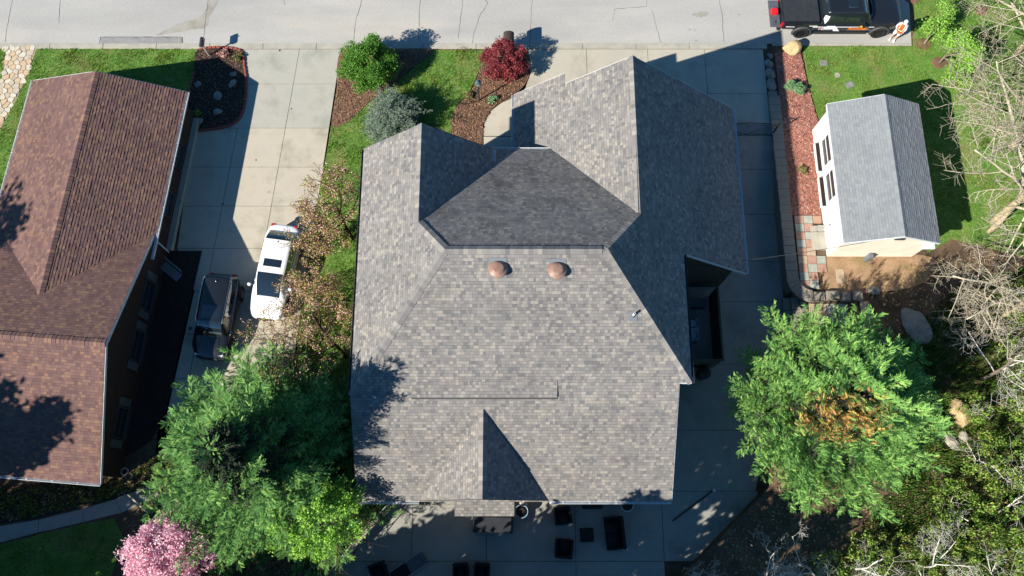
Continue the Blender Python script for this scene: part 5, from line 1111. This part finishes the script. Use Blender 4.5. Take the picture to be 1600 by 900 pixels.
MB().add([(-1.28, -.78, TZ+.62), (-1.0, -.83, TZ+.56), (-1.02, -.9, TZ+.25), (-1.14, -.965, TZ+.06), (-1.32, -.86, TZ+.4)], [(0, 1, 2, 3, 4)]).build('pillar_decal', m_decal, TK)
vinyl('letter_panel', [(-1.35, .76), (-.6, .76), (-.56, .87), (-1.33, .87)], m_decal, -1.003); vinyl('red_mark', [(-1.32, .775), (-1.2, .775), (-1.18, .855), (-1.3, .855)], m_redbox, -1.009)
for k in range(5): x = -1.12+k*.105; vinyl('dark_mark', [(x, .78), (x+.05, .78), (x+.075, .85), (x+.03, .85)], m_trim, -1.009)
cu = bpy.data.curves.new('t', 'FONT'); cu.body = 'Rooster'; cu.size = .34; cu.extrude = .002; cu.shear = .25; cu.offset = .006
tmp = bpy.data.objects.new('t', cu); COL.objects.link(tmp); me = bpy.data.meshes.new_from_object(tmp); bpy.data.objects.remove(tmp)
o = link('orange_lettering', me, m_orange, TK, (.28, -1.008, .74)); o.rotation_euler = (R(90), 0, 0)
vinyl('yellow_mark', [(1.02+.14*math.cos(a), 1.06+.09*math.sin(a)) for a in np.linspace(0, 5.7, 11)], m_yellow, -1.006)
vinyl('orange_mark', [(.9+.07*math.cos(a), 1.0+.05*math.sin(a)) for a in np.linspace(0, 5.5, 8)], m_orange, -1.011)

# ------------------------------------------------------------------ the person in the high-visibility vest
m_skin = M('skin', lin((214, 160, 136)), rough=.6); m_shirt = M('pale_grey_shirt', lin((176, 182, 198)), lin((164, 170, 188)), 8, .9); m_vest = M('orange_vest', lin((244, 92, 34)), lin((232, 80, 30)), 6, .8)
m_refl = M('vest_stripe', lin((240, 236, 200)), rough=.5); m_short = M('off_white_shorts', lin((226, 220, 216)), lin((212, 206, 204)), 6, .9); m_shoe = M('white_shoes', lin((238, 238, 238)), rough=.7); m_cap = M('white_cap', lin((240, 240, 242)), rough=.8); m_hair = M('brown_hair', lin((84, 62, 46)), rough=.8)
PE = empty('person', (21.82, 26.32, 0), R(-28), 'person in orange high-visibility vest, white cap and pale shorts holding a handset', 'person')   # faces -y turned to the truck
def skin_mesh(name, nodes, edges, mat, root=0, lv=2):
    me = bpy.data.meshes.new(name); me.from_pydata([n[:3] for n in nodes], edges, []); o = link(name, me, mat, PE)
    o.modifiers.new('k', 'SKIN'); 
    for i, n in enumerate(nodes): me.skin_vertices[0].data[i].radius = (n[3], n[4] if len(n) > 4 else n[3])
    me.skin_vertices[0].data[root].use_root = True
    for k in range(len(nodes)): me.skin_vertices[0].data[k].use_loose = False
    subsurf(o, lv); return o
if True:
    def armset(s): return [(s*.2, .01, 1.43), (s*.27, -.03, 1.16), (s*.17, -.27, 1.10), (s*.12, -.35, 1.12)]
    base = [(0, 0, .95, .15, .11), (0, .01, 1.15, .145, .10), (0, .01, 1.36, .17, .105), (0, .0, 1.48, .07, .07), (0, -.02, 1.56, .055, .055), (0, -.05, 1.64, .075, .09), (0, -.05, 1.73, .075, .095)]
    ed = [(i, i+1) for i in range(6)]; nd = list(base)
    for s in (-1, 1):
        k = len(nd); a = armset(s); nd += [(*a[0], .065), (*a[1], .048), (*a[2], .036), (*a[3], .038, .022)]; ed += [(2, k), (k, k+1), (k+1, k+2), (k+2, k+3)]
        k = len(nd); nd += [(s*.1, 0, .88, .1), (s*.12, -.03, .5, .065), (s*.125, .02, .12, .042), (s*.125, -.04, .05, .04)]; ed += [(0, k), (k, k+1), (k+1, k+2), (k+2, k+3)]
        k0 = len(nd)-5
        for f in range(5):                       # fingers curling round the handset, thumb from the palm side
            k = len(nd); fx = s*(.12-.03+.02*f) if f < 4 else s*.075
            if f < 4: nd += [(s*(.085+.022*f), -.40, 1.13, .010), (s*(.075+.022*f), -.43+.004*f, 1.10, .009)]
            else: nd += [(s*.07, -.36, 1.15, .011), (s*.055, -.40, 1.155, .009)]
            ed += [(k0, k), (k, k+1)]
    body = skin_mesh('body', nd, ed, m_skin)
    sh = [(0, 0, .98, .165, .125), (0, .01, 1.15, .16, .115), (0, .01, 1.36, .185, .12), (0, .01, 1.47, .09, .08)]; e2 = [(0, 1), (1, 2), (2, 3)]
    for s in (-1, 1): a = armset(s); k = len(sh); sh += [(*a[0], .082), (*a[1], .066), (s*.215, -.16, 1.125, .056)]; e2 += [(2, k), (k, k+1), (k+1, k+2)]
    skin_mesh('shirt', sh, e2, m_shirt)
    so_ = [(0, 0, 1.0, .165, .12), (0, 0, .9, .17, .13)]; e3 = [(0, 1)]
    for s in (-1, 1): k = len(so_); so_ += [(s*.11, -.005, .78, .115), (s*.125, -.03, .5, .095)]; e3 += [(1, k), (k, k+1)]
    skin_mesh('shorts', so_, e3, m_short)
    def shell(rows, name, mat):                   # vest: rings round the torso
        mb = MB(); vs = []; n = 20
        for z, a, b, cy in rows: vs += [(a*math.cos(2*math.pi*k/n), cy+b*math.sin(2*math.pi*k/n), z) for k in range(n)]
        mb.add(vs, [(i*n+k, i*n+(k+1) % n, (i+1)*n+(k+1) % n, (i+1)*n+k) for i in range(len(rows)-1) for k in range(n)]); o = mb.build(name, mat, PE, True); md = o.modifiers.new('t', 'SOLIDIFY'); md.thickness = .012; return o
    shell([(.93, .205, .165, 0), (1.0, .20, .16, 0), (1.15, .195, .15, .01), (1.3, .21, .155, .01), (1.4, .22, .15, .01), (1.47, .17, .12, .01), (1.5, .1, .09, .01)], 'vest', m_vest)
    shell([(1.0, .213, .172, 0), (1.06, .212, .17, 0)], 'waist_stripe', m_refl)
    for s in (-1, 1): MB().tube([(s*.12, -.155, 1.06), (s*.125, -.16, 1.3), (s*.125, -.1, 1.47), (s*.12, 0, 1.515), (s*.125, .12, 1.46), (s*.12, .17, 1.3), (s*.12, .16, 1.06)], .026, 6).build('shoulder_stripe', m_refl, PE, True)
    for s in (-1, 1): MB().box((s*.125-.05, -.2, 0.0), (s*.125+.05, .08, .1), bevel=.035).build('shoe', m_shoe, PE, True)
    MB().lathe([(.105, 1.70), (.11, 1.74), (.10, 1.80), (.07, 1.84), (0, 1.855)], (0, -.045, 0), 18).build('cap', m_cap, PE, True); MB().box((-.075, -.24, 1.71), (.075, -.12, 1.725), bevel=.006).build('cap_peak', m_cap, PE)
    MB().lathe([(.09, 1.62), (.1, 1.68), (.1, 1.72)], (0, -.03, 0), 14).build('hair', m_hair, PE, True)
    MB().lathe([(0, -.03), (.018, -.02), (.014, .015), (0, .02)], (0, -.15, 1.655), 8).build('nose', m_skin, PE, True)
    for s in (-1, 1):
        MB().lathe([(0, -.012), (.012, 0), (0, .012)], (s*.032, -.135, 1.685), 8).build('eye', m_trim, PE); MB().lathe([(0, -.03), (.02, 0), (0, .03)], (s*.085, -.04, 1.67), 8).build('ear', m_skin, PE)
    MB().box((-.03, -.146, 1.61), (.03, -.13, 1.62)).build('mouth', M('lips', lin((170, 96, 88)), rough=.6), PE)
HS = empty('handset', (0, 0, 0), 0, 'small orange and black handset held by the person', 'handset'); HS.matrix_world = Matrix.Translation((21.82, 26.32, 0)) @ Matrix.Rotation(R(-28), 4, 'Z')
MB().box((-.10, -.45, 1.12), (.10, -.36, 1.17), bevel=.015).build('case', m_trim, HS); MB().box((-.085, -.44, 1.171), (.085, -.37, 1.18)).build('screen', m_orange, HS); [MB().tube([(s*.06, -.45, 1.15), (s*.09, -.5, 1.24)], .008, 5).build('aerial', m_trim, HS) for s in (-1, 1)]

# ------------------------------------------------------------------ street furniture and garden things
mbx = empty('mailbox', tuple(at(328, 88)), 0, 'dark mailbox on a pale leaning post at the brick-edged bed', 'mailbox')
MB().tube([(0, 0, -.05), (-.05, .04, .55), (-.08, .08, 1.0)], .045, 8).build('post', m_kerb, mbx); MB().box((-.2, -.02, .96), (.02, .5, 1.0)).build('shelf', m_trim, mbx)
bxm = MB(); vs = []; n = 14
for y in (-.05, .48): vs += [(-.09+.11*math.cos(math.pi*k/(n-1)), y, 1.1+.1*math.sin(math.pi*k/(n-1))) for k in range(n)]+[(-.2, y, 1.0), (.02, y, 1.0)]
n2 = n+2; bxm.add(vs, [(k, (k+1) % n2, n2+(k+1) % n2, n2+k) for k in range(n2)]+[tuple(range(n2))[::-1], tuple(range(n2, 2*n2))]); bm_ = bxm.build('box', M('mailbox_metal', lin((74, 74, 80)), rough=.45, metal=.4), mbx)
MB().box((.025, .3, 1.08), (.04, .34, 1.22)).build('flag', m_redbox, bm_)
p = at(795, 60); sp_ = empty('mailbox', (p.x, 25.62, 0), 0, 'dark barrel-shaped mailbox on a stout post behind the red maple', 'mailbox'); MB().box((-.14, -.14, -.05), (.14, .14, 1.05), bevel=.02).build('post', m_darkbark, sp_)
vs = []; 
for y in (-.3, .34): vs += [(.3*math.cos(math.pi*k/(n-1)), y, 1.15+.24*math.sin(math.pi*k/(n-1))) for k in range(n)]+[(-.3, y, 1.04), (.3, y, 1.04)]
MB().add(vs, [(k, (k+1) % n2, n2+(k+1) % n2, n2+k) for k in range(n2)]+[tuple(range(n2))[::-1], tuple(range(n2, 2*n2))]).build('box', M('brown_mailbox', lin((74, 62, 54)), lin((58, 50, 44)), 9, .6), sp_)
p = at(749, 157); lp = empty('lamp_post', (p.x, p.y, 0), 0, 'black garden lamp post with glass lantern in the maple bed', 'lamp'); MB().tube([(0, 0, 0), (0, 0, 1.65)], .04, 8).build('post', m_trim, lp); MB().lathe([(.09, 0), (.08, .04), (.05, .06)], (0, 0, 0), 10).build('base', m_trim, lp)
ln = MB().lathe([(.07, 1.65), (.13, 1.7), (.15, 1.92), (.12, 1.94)], (0, 0, 0), 6).build('lantern', M('lantern_glass', lin((130, 150, 150)), rough=.1), lp); MB().lathe([(.19, 1.94), (.1, 2.02), (.03, 2.1)], (0, 0, 0), 6).build('cap', M('lantern_cap', lin((74, 92, 96)), rough=.4), ln)
# iron double gate across the side drive
gt = empty('iron_gate', (12.8, 20.3, -.1), 0, 'black iron picket gate with arched top across the sunken side drive', 'gate')
m_iron = M('black_iron', (.012, .012, .013), rough=.5)
for s in (-1, 1):
    z_ = lambda x: 1.25+.2*math.cos(x/1.55*math.pi/2)
    for k in range(13): x = s*(.04+k*.125); MB().tube([(x, 0, -.1), (x, 0, z_(x)+.08)], .012, 5).build('picket', m_iron, gt)
    MB().tube([(s*(.02+i*.155), 0, z_(s*(.02+i*.155))) for i in range(11)], .02, 5).build('top_rail', m_iron, gt); MB().tube([(s*.02, 0, .05), (s*1.57, 0, .05)], .02, 5).build('bottom_rail', m_iron, gt)
    MB().tube([(s*1.6, 0, -.2), (s*1.6, 0, 1.4)], .04, 6).build('post', m_iron, gt)
    MB().tube([(s*.05, .02, .1), (s*1.5, .02, 1.2)], .012, 4).build('brace', m_iron, gt)
# fenced utility nook on the right of the house
fn = empty('board_fence', (9.2, 8.6, LOW), 0, 'dark board fence around the shaded utility corner right of the house', 'fence'); m_fw = M('weathered_boards', lin((92, 84, 72)), lin((76, 70, 62)), 5, .9, stretch=(8, 8, 1), bump=.3)
off = (9.2, 8.6, LOW)
for k in range(11): MB(off).box((7.9+k*.23, 7.42, LOW), (8.12+k*.23, 7.45, 1.05+random.uniform(-.01, .01))).build('board', m_fw, fn)
for k in range(16): MB(off).box((10.44, 7.5+k*.235, LOW), (10.47, 7.72+k*.235, 1.05+random.uniform(-.01, .01))).build('board', m_fw, fn)
MB(off).box((7.85, 7.38, 1.06), (10.52, 7.5, 1.1)).build('cap_rail', m_fw, fn); MB(off).box((10.41, 7.51, 1.06), (10.51, 11.3, 1.1)).build('cap_rail', m_fw, fn)
ac = empty('utility_unit', (9.35, 9.3, LOW), 0, 'pale blue-grey air unit with round fan inside the dark fenced corner', 'air unit'); MB().box((-.28, -.62, 0), (.28, .55, .75), bevel=.03).build('case', M('unit_metal', lin((150, 164, 178)), rough=.5), ac); MB().lathe([(.24, .75), (.24, .78), (.2, .78), (.2, .755)], (0, .28, 0), 20, None, True).build('fan_ring', m_trim, ac); MB().tube([(.05, -.55, .77), (.2, -.4, .8), (.12, -.2, .8), (.3, -.1, .6)], .02, 6).build('hose', m_trim, ac)
tb_ = empty('storage_bin', (9.5, 10.7, LOW), 0, 'low grey storage bin under the shaded eave in the fenced corner', 'bin'); MB().box((-.6, -.2, 0), (.6, .2, .7), bevel=.03).build('body', m_shut, tb_); MB().box((-.62, -.22, .7), (.62, .22, .76), bevel=.02).build('lid', m_shut, tb_)
rb = empty('round_bin', (9.75, 7.0, LOW), 0, 'dark round bin beside the outside of the board fence', 'bin'); MB().lathe([(.26, 0), (.32, .8), (.34, .82)], (0, 0, 0), 18).build('body', m_trim, rb, True); MB().lathe([(.34, .82), (.3, .88), (0, .92)], (0, 0, 0), 18).build('lid', m_trim, rb, True)
# bench by the brown house
p = at(268, 425, .4); bn = empty('garden_bench', (p.x, p.y, .045), R(-38), 'slatted metal bench in the dark bed by the brick house', 'bench'); m_bm = M('bench_metal', lin((150, 156, 160)), rough=.4, metal=.3)
for k in range(5): MB().box((-.6, -.2+k*.09, .42), (.6, -.14+k*.09, .44)).build('seat_slat', m_bm, bn)
for k in range(3): MB().box((-.6, .3+k*.035, .55+k*.13), (.6, .32+k*.035, .63+k*.13)).build('back_slat', m_bm, bn)
for s in (-1, 1): MB().tube([(s*.55, -.2, 0), (s*.55, -.2, .42), (s*.55, .3, .42), (s*.55, .3, 0)], .02, 6).build('leg', m_trim, bn); MB().tube([(s*.57, .3, .42), (s*.57, .42, .95)], .02, 6).build('back_post', m_trim, bn)
for i, (u, v) in enumerate(((196, 737), (204, 745))):
    p = at(u, v); ho = MB(); ho.lathe([(.16, 0), (.2, .03), (.2, .07), (.16, .1), (.13, .07), (.13, .03)], (p.x, p.y, .05), 20, None, True)
    tag(ho.build('hose_coil', m_kerb if i == 0 else m_trim, None, True), ('pale coiled hose', 'dark coiled hose')[i]+' on the ground at the brown house corner', 'hose')
lg = at(400/1.0, 790); tag(MB().tube([tuple(at(184, 775, .1)), tuple(at(200, 772, .12)), tuple(at(232, 802, .1)), tuple(at(205, 822, .1))][1:3], .06, 7).build('garden_pole', m_twig), 'pale pole lying behind the pink blossom tree', 'pole')

# ------------------------------------------------------------------ patio furniture, all in the shade
m_rattan = M('black_rattan', (.012, .012, .013), (.02, .02, .021), 30, .8, bump=.4, bscale=120); m_cush = M('charcoal_cushion', (.016, .017, .019), rough=.95)
def seat(name, label, u, v, wd, dp, rz, back=.85, cat='chair', group='black rattan patio seats', cush=1):
    p = at(u, v, LOW+.3); t = empty(name, (p.x, p.y, LOW), rz, label, cat, group)
    MB().box((-wd/2+.12, -dp/2+.02, .08), (wd/2-.12, dp/2-.14, .34), bevel=.02).build('seat', m_rattan, t)
    for k in range(cush): a = -wd/2+.13+k*(wd-.26)/cush; MB().box((a+.01, -dp/2, .345), (a+(wd-.26)/cush-.01, dp/2-.15, .46), bevel=.04).build('cushion', m_cush, t, True)
    bk = MB().box((-wd/2, dp/2-.14, .08), (wd/2, dp/2, back), bevel=.04).build('backrest', m_rattan, t)
    for s in (-1, 1):
        MB().box((s*(wd/2-.06)-.06, -dp/2, .08), (s*(wd/2-.06)+.06, dp/2-.145, .6), bevel=.035).build('armrest', m_rattan, t)
        for q in (-1, 1): MB().box((s*(wd/2-.08)-.025, q*(dp/2-.06)-.025, 0), (s*(wd/2-.08)+.025, q*(dp/2-.06)+.025, .085)).build('leg', m_trim, t)
    return t
seat('patio_armchair', 'black rattan armchair nearest the house wall', 879, 806, .84, .84, R(8)); seat('patio_armchair', 'black rattan armchair in front of the square table', 881, 857, .86, .9, R(175))
seat('patio_sofa', 'long black rattan sofa right of the square table', 960, 833, 1.55, .9, R(-85), cat='sofa', cush=2); seat('patio_armchair', 'black armchair at the bottom edge, left one of two', 720, 893, .75, .8, R(3)); seat('patio_armchair', 'black armchair at the bottom edge, right one of two', 753, 893, .75, .8, R(-3)); seat('patio_armchair', 'dark armchair beside the grey lounger', 592, 893, .8, .85, R(20))
p = at(917, 836, LOW+.4); t = empty('patio_table', (p.x, p.y, LOW), R(2), 'small square black table between the rattan seats', 'table'); MB().box((-.33, -.33, .38), (.33, .33, .44), bevel=.015).build('top', m_rattan, t); [MB().box((a*.28-.03, b*.28-.03, 0), (a*.28+.03, b*.28+.03, .38)).build('leg', m_trim, t) for a in (-1, 1) for b in (-1, 1)]
p = at(770, 819, LOW+.5); t = empty('covered_grill', (p.x, p.y, LOW), R(-1), 'long black covered grill below the porch roof', 'grill'); MB().box((-.95, -.38, .05), (.95, .38, .95), bevel=.06).build('cover', m_cover, t); MB().box((-.97, -.4, .05), (.97, .4, .16), bevel=.02).build('hem', m_trim, t); [MB().box((x-.03, -.3, 0), (x+.03, .3, .05)).build('foot', m_trim, t) for x in (-.7, .7)]
p = at(640, 886, LOW+.3); t = empty('sun_lounger', (p.x, p.y, LOW), R(33), 'grey folding lounger lying at the lower left of the patio', 'lounger'); m_ls = M('lounger_sling', lin((92, 98, 102)), lin((80, 86, 90)), 4, .8)
MB().box((-.05, -.3, .30), (.85, .3, .33)).build('back_sling', m_ls, t); MB().box((-.95, -.3, .28), (-.08, .3, .31)).build('seat_sling', m_cush, t); [MB().tube([(-.98, s*.32, .31), (.88, s*.32, .33)], .02, 6).build('rail', m_bm, t) for s in (-1, 1)]; [MB().tube([(x, s*.3, 0), (x, s*.3, .3)], .018, 6).build('leg', m_bm, t) for s in (-1, 1) for x in (-.7, .6)]
m_bluerim = M('pale_blue_glaze', lin((150, 176, 196)), rough=.3)
for i, (u, v, r_, mt, lab) in enumerate(((815, 799, .32, m_bluerim, 'round dark planter with pale blue rim beside the porch roof'), (980, 789, .31, m_fascia, 'round planter with white rim under the back gutter'))):
    p = at(u, v, LOW+.55); t = empty('planter', (p.x, p.y, LOW), 0, lab, 'planter', 'round patio planters'); MB().lathe([(r_*.7, 0), (r_*.95, .52)], (0, 0, 0), 24).build('pot', m_trim, t, True); MB().lathe([(r_*.9, .5), (r_, .5), (r_*1.02, .56), (r_*.9, .56)], (0, 0, 0), 28, None, True).build('rim', mt, t, True); MB().lathe([(0, .5), (r_*.9, .51), (0, .53)], (0, 0, 0), 20).build('soil', m_darksoil, t)
p = at(818, 789, LOW+.3); b = empty('white_flower_pot', (p.x, p.y, LOW), 0, 'small pot of white flowers behind the blue-rimmed planter', 'plant'); MB().lathe([(.1, 0), (.14, .3)], (0, 0, 0), 12).build('pot', m_trim, b, True); cloud(b, M('white_petals', lin((232, 226, 214)), rough=.8), dome_clumps(10, .22, .75, .09, 600, .35), 26, (.05, .1), 600, name='flowers')
t = empty('lying_pole', (0, 0, 0), 0, 'long dark pole with a white ball end lying on the patio', 'pole'); a = at(1051, 814, LOW+.05); b2 = at(1114, 767, LOW+.06); MB().tube([tuple(a), tuple(b2)], .035, 8).build('shaft', m_trim, t); MB().lathe([(0, -.09), (.07, -.06), (.09, 0), (.07, .06), (0, .09)], tuple(b2+Vector((.05, .04, .05))), 14).build('ball_end', m_fascia, t, True)
for u0, u1, v0, v1, m_, lab in ((623, 665, 779, 790, m_greystone, 'grey grated window well below the left back gutter'), (911, 941, 786, 795, m_trim, 'dark window well under the right back gutter')):
    a = at(u0, v0, LOW+.3); b2 = at(u1, v1, LOW+.3); t = empty('window_well', ((a.x+b2.x)/2, (a.y+b2.y)/2, LOW), 0, lab, 'window well'); wx_, wy_ = (b2.x-a.x)/2, (a.y-b2.y)/2
    for (c0, c1) in (((-wx_, -wy_), (wx_, -wy_+.04)), ((-wx_, wy_-.04), (wx_, wy_)), ((-wx_, -wy_+.041), (-wx_+.04, wy_-.041)), ((wx_-.04, -wy_+.041), (wx_, wy_-.041))): MB().box((*c0, 0), (*c1, .3)).build('side', m_, t)
    for k in range(9): x = -wx_+.07+k*(2*wx_-.14)/8; MB().box((x-.012, -wy_+.045, .26), (x+.012, wy_-.045, .285)).build('grate_bar', m_bm if m_ is m_greystone else m_trim, t)
# ------------------------------------------------------------------ trees just outside the frame whose shadows fall on patio, yard and brown roof
def shade_tree(x, y, h, r, label, seed, z0=1.0):
    t = empty('shade_tree', (x, y, 0), 0, label, 'tree', 'tall trees outside the picture'); rg = np.random.default_rng(seed)
    trunk('trunk', t, [(0, 0, -.8), (.1, 0, h*.5), (0, 0, h*.9)], [.28, .2, .06], m_darkbark)
    cl = []
    for i in range(52):
        d = nrm(rg.normal(size=3)); k = rg.uniform(.35, 1.0)**.6; zc = z0+(h-z0)*.5; s = rg.uniform(.6, 1.0)
        cl.append((d[0]*(r-.5)*k, d[1]*(r-.5)*k, zc+d[2]*((h-z0)*.5-.5)*k, s, s, s*.8))
    cloud(t, m_ever, cl, 46, (.3, .55), seed, shell=.2); return t
rg6 = random.Random(5); kk = 0
for x in np.arange(-34, 7.5, 2.6):
    kk += 1; hh = 8.3+rg6.uniform(-.5, .4)
    if -26 < x < -19: hh -= 1.4
    if -6.5 < x < 1: hh = 10.9+rg6.uniform(-.4, .3)
    if -6.5 < x < -1.5: hh += 1.0
    if x >= 1: hh = 9.6
    if -17 < x < -14: hh = 6.0
    if x < -26: hh = 9.3
    shade_tree(x, (-6.3 if -6.5 < x < 4 or x < -26 else -7.4)+rg6.uniform(-.4, .4), hh, 2.3, 'dense evergreen in the row just below the picture, casting shade on patio and yard', 700+kk)
for i, (x, y, h, r) in enumerate(((-34.6, -1.0, 14.0, 2.5), (-37.5, -3.4, 13.5, 2.4), (-39.5, 5.0, 15, 2.3), (-31.8, -2.6, 12.5, 1.5))):
    shade_tree(x, y, h, r, 'tall tree left of the picture whose shadow falls on the brown roof', 760+i, 7.)
